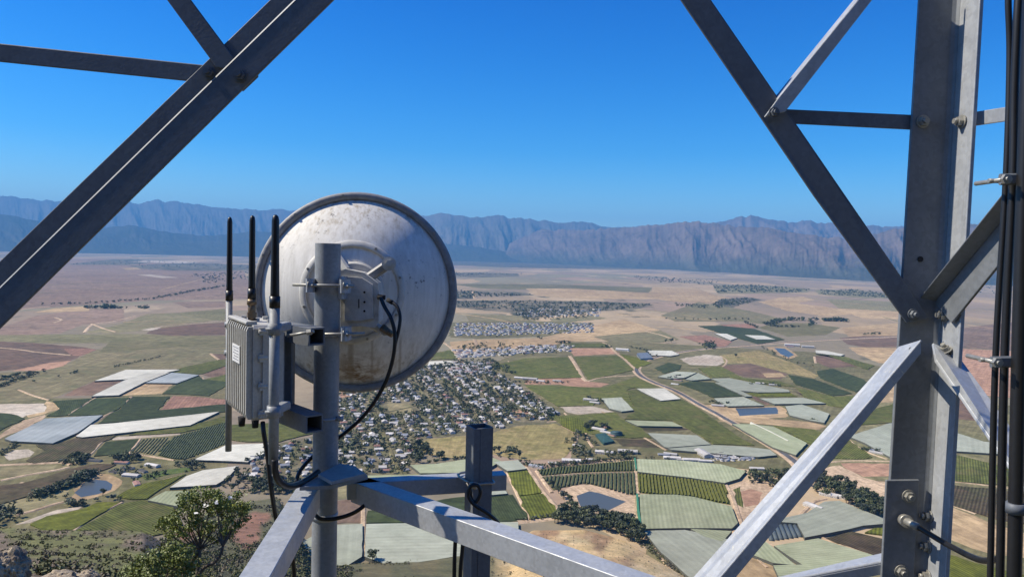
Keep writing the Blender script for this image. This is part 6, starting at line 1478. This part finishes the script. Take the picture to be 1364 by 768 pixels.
for k in range(5): b.plate([sk(0.32, 0.093+k*0.011, 0.0048), sk(0.58-0.05*(k % 2), 0.093+k*0.011, 0.0048), sk(0.58-0.05*(k % 2), 0.0955+k*0.011, 0.0048), sk(0.32, 0.0955+k*0.011, 0.0048)], 0.0006, -nL)
b.build('print_lines', 'ink', stk)
b = MB()
for px, py, dd in ((322, 566, 2.78), (340, 566, 2.76)):
    p = W(px, py, dd); p.z = c1.z-HC_; b.cyl(p+Z*0.005, p-Z*0.03, 0.014, 0.011, n=14)
b.build('cable_gland', 'hole', cab)
b = MB()
for f, g in ((0.15, 0.2), (0.5, 0.5), (0.85, 0.35), (0.3, 0.75), (0.65, 0.85)):
    p = c1+uL*f+uR*g-nL*0.01; b.cyl(p-Z*0.002, p+Z*0.012, 0.012, n=6, smooth=False)
p0, p1 = c1+uR*0.15+uL*0.1, c1+uR*0.15+uL*0.95; b.bar(p0+Z*0.006, p1+Z*0.006, 0.03, 0.012, 0.003); b.build('top_bracket', 'cabinet', cab)
b = MB(); b.bar(c1+uR*0.9+uL*0.2-Z*HC_*0.88+uRn*0.016, c1+uR*0.9+uL*0.2-Z*HC_*0.10+uRn*0.016, 0.05, 0.03, 0.004, nL); b.build('back_rail', 'shade_toned_steel', cab)
brk = thing('cabinet_bracket', W(421, 447, 2.85), 'pair of open square steel tubes joining the grey cabinet to the pole', 'bracket')
for nm, A, B in (('upper_tube', W(352, 430, 3.06), W(422, 448, 2.80)), ('lower_tube', W(360, 540, 3.06), W(419, 564, 2.79))):
    A.z = B.z = (A.z+B.z)/2 if nm == 'x' else B.z
    b = MB(); b.hollow(A, B, 0.070, 0.066, 0.006); b.build('square_tube', 'shade_toned_steel', brk)
b = MB(); b.bar(W(384, 447, 2.98), W(383, 562, 2.98), 0.045, 0.045, 0.004, TOC); b.build('upright', 'shade_toned_steel', brk)
for y in (446, 558):
    b = MB(); z_ = W(437, y, 3.0).z; c = Vector((PX, PY, z_)); b.lathe([(0.051, -0.004), (0.0545, -0.004), (0.0545, 0.004), (0.051, 0.004)], c, Z, 36, close=True); b.cyl(c+Vector((0.05, -0.02, 0)), c+Vector((0.075, -0.02, 0)), 0.010, n=12); b.build('pole_strap', 'steel', brk)
b = MB(); b.cyl(W(383, 447, 2.78), W(418, 441, 2.76), 0.0055, n=10); b.cyl(W(409, 442.5, 2.76), W(415, 441.5, 2.76), 0.012, n=6, smooth=False); b.build('threaded_rod', 'bolt', brk)

# whip antennas
def whip(label, x, ytip, yj, yb, d, rt, rw, conn=None, tubemat='pole_steel'):
    """black whip from its joint to the tip, over a silver tube or a connector; it stands plumb"""
    j = W(x, yj, d); tip = W(x, ytip, d).z; bot = W(x, yb, d).z
    t = thing('whip_antenna', Vector((j.x, j.y, bot)), label, 'antenna', 'whip antennas on the radio cabinet')
    P = lambda z: Vector((j.x, j.y, z))
    b = MB(); b.tube([P(j.z), P(j.z+0.04), P((j.z+tip)/2), P(tip-0.02), P(tip-0.006), P(tip)], rw, n=18, sub=1, radii=[rw, rw*0.93, rw*0.84, rw*0.78, rw*0.6, rw*0.2])
    b.cyl(P(j.z-0.012), P(j.z+0.028), rw*1.12, n=18); b.build('whip', 'whip', t)
    if conn:
        b = MB(); b.cyl(P(bot), P(j.z-0.012), rt*0.85, n=18); b.cyl(P(bot+0.012), P(bot+0.032), rt*1.15, n=6, smooth=False); b.cyl(P(j.z-0.034), P(j.z-0.012), rt*1.08, n=18); b.build('connector', 'brass', t)
    else:
        b = MB(); b.cyl(P(bot), P(j.z-0.012), rt, n=20); b.build('mast_tube', tubemat, t)
    return t, P
wl, PL = whip('black whip antenna on the silver tube at the finned side of the cabinet', 305.5, 289, 396, 603, 3.03, 0.0125, 0.0130)
wm, PM = whip('black whip antenna with a brown connector, standing between the other two', 335.5, 287, 394, 427, 2.86, 0.0165, 0.0140, True)
wr, PR = whip('black whip antenna on the stout silver tube standing before the cabinet door', 366, 286, 405, 620, 2.60, 0.0175, 0.0165)
for y in (438, 549):
    z_ = W(366, y, 2.6).z; c = PR(z_); b = MB(); b.cyl(c-Z*0.020, c+Z*0.020, 0.0235, n=24); b.bar(c+Vector((-0.0, 0.02, 0)), c+Vector((0.01, 0.11, 0)), 0.034, 0.03, 0.005); b.cyl(c+Vector((0.022, -0.012, 0.0)), c+Vector((-0.024, -0.020, 0)), 0.006, n=10); b.build('tube_clamp', 'pole_steel', wr)
for y in (432, 470):
    z_ = W(306, y, 3.03).z; c = PL(z_); b = MB(); b.cyl(c-Z*0.010, c+Z*0.010, 0.018, n=20); b.bar(c, c+Vector((0.05, -0.01, 0)), 0.02, 0.016, 0.003); b.build('tube_clamp', 'pole_steel', wl)
cable('antenna_cable', [(366, 612, 2.60), (366.5, 626, 2.60), (370, 638, 2.62), (378, 645, 2.66), (389, 647, 2.72), (401, 643, 2.8), (413, 636, 2.87), (424, 628, 2.93)], 0.0120, 'thick dark cable looping from the stout silver tube to the pole')
cable('cabinet_cable', [(350, 562, 2.76), (351, 574, 2.74), (354, 592, 2.74), (357, 612, 2.74), (360, 640, 2.74), (364, 668, 2.75), (370, 700, 2.78), (380, 724, 2.8), (389, 742, 2.82), (392, 768, 2.84), (394, 840, 2.85)], 0.0085, 'thin black cable dropping from the cabinet past the tree to below the arm')
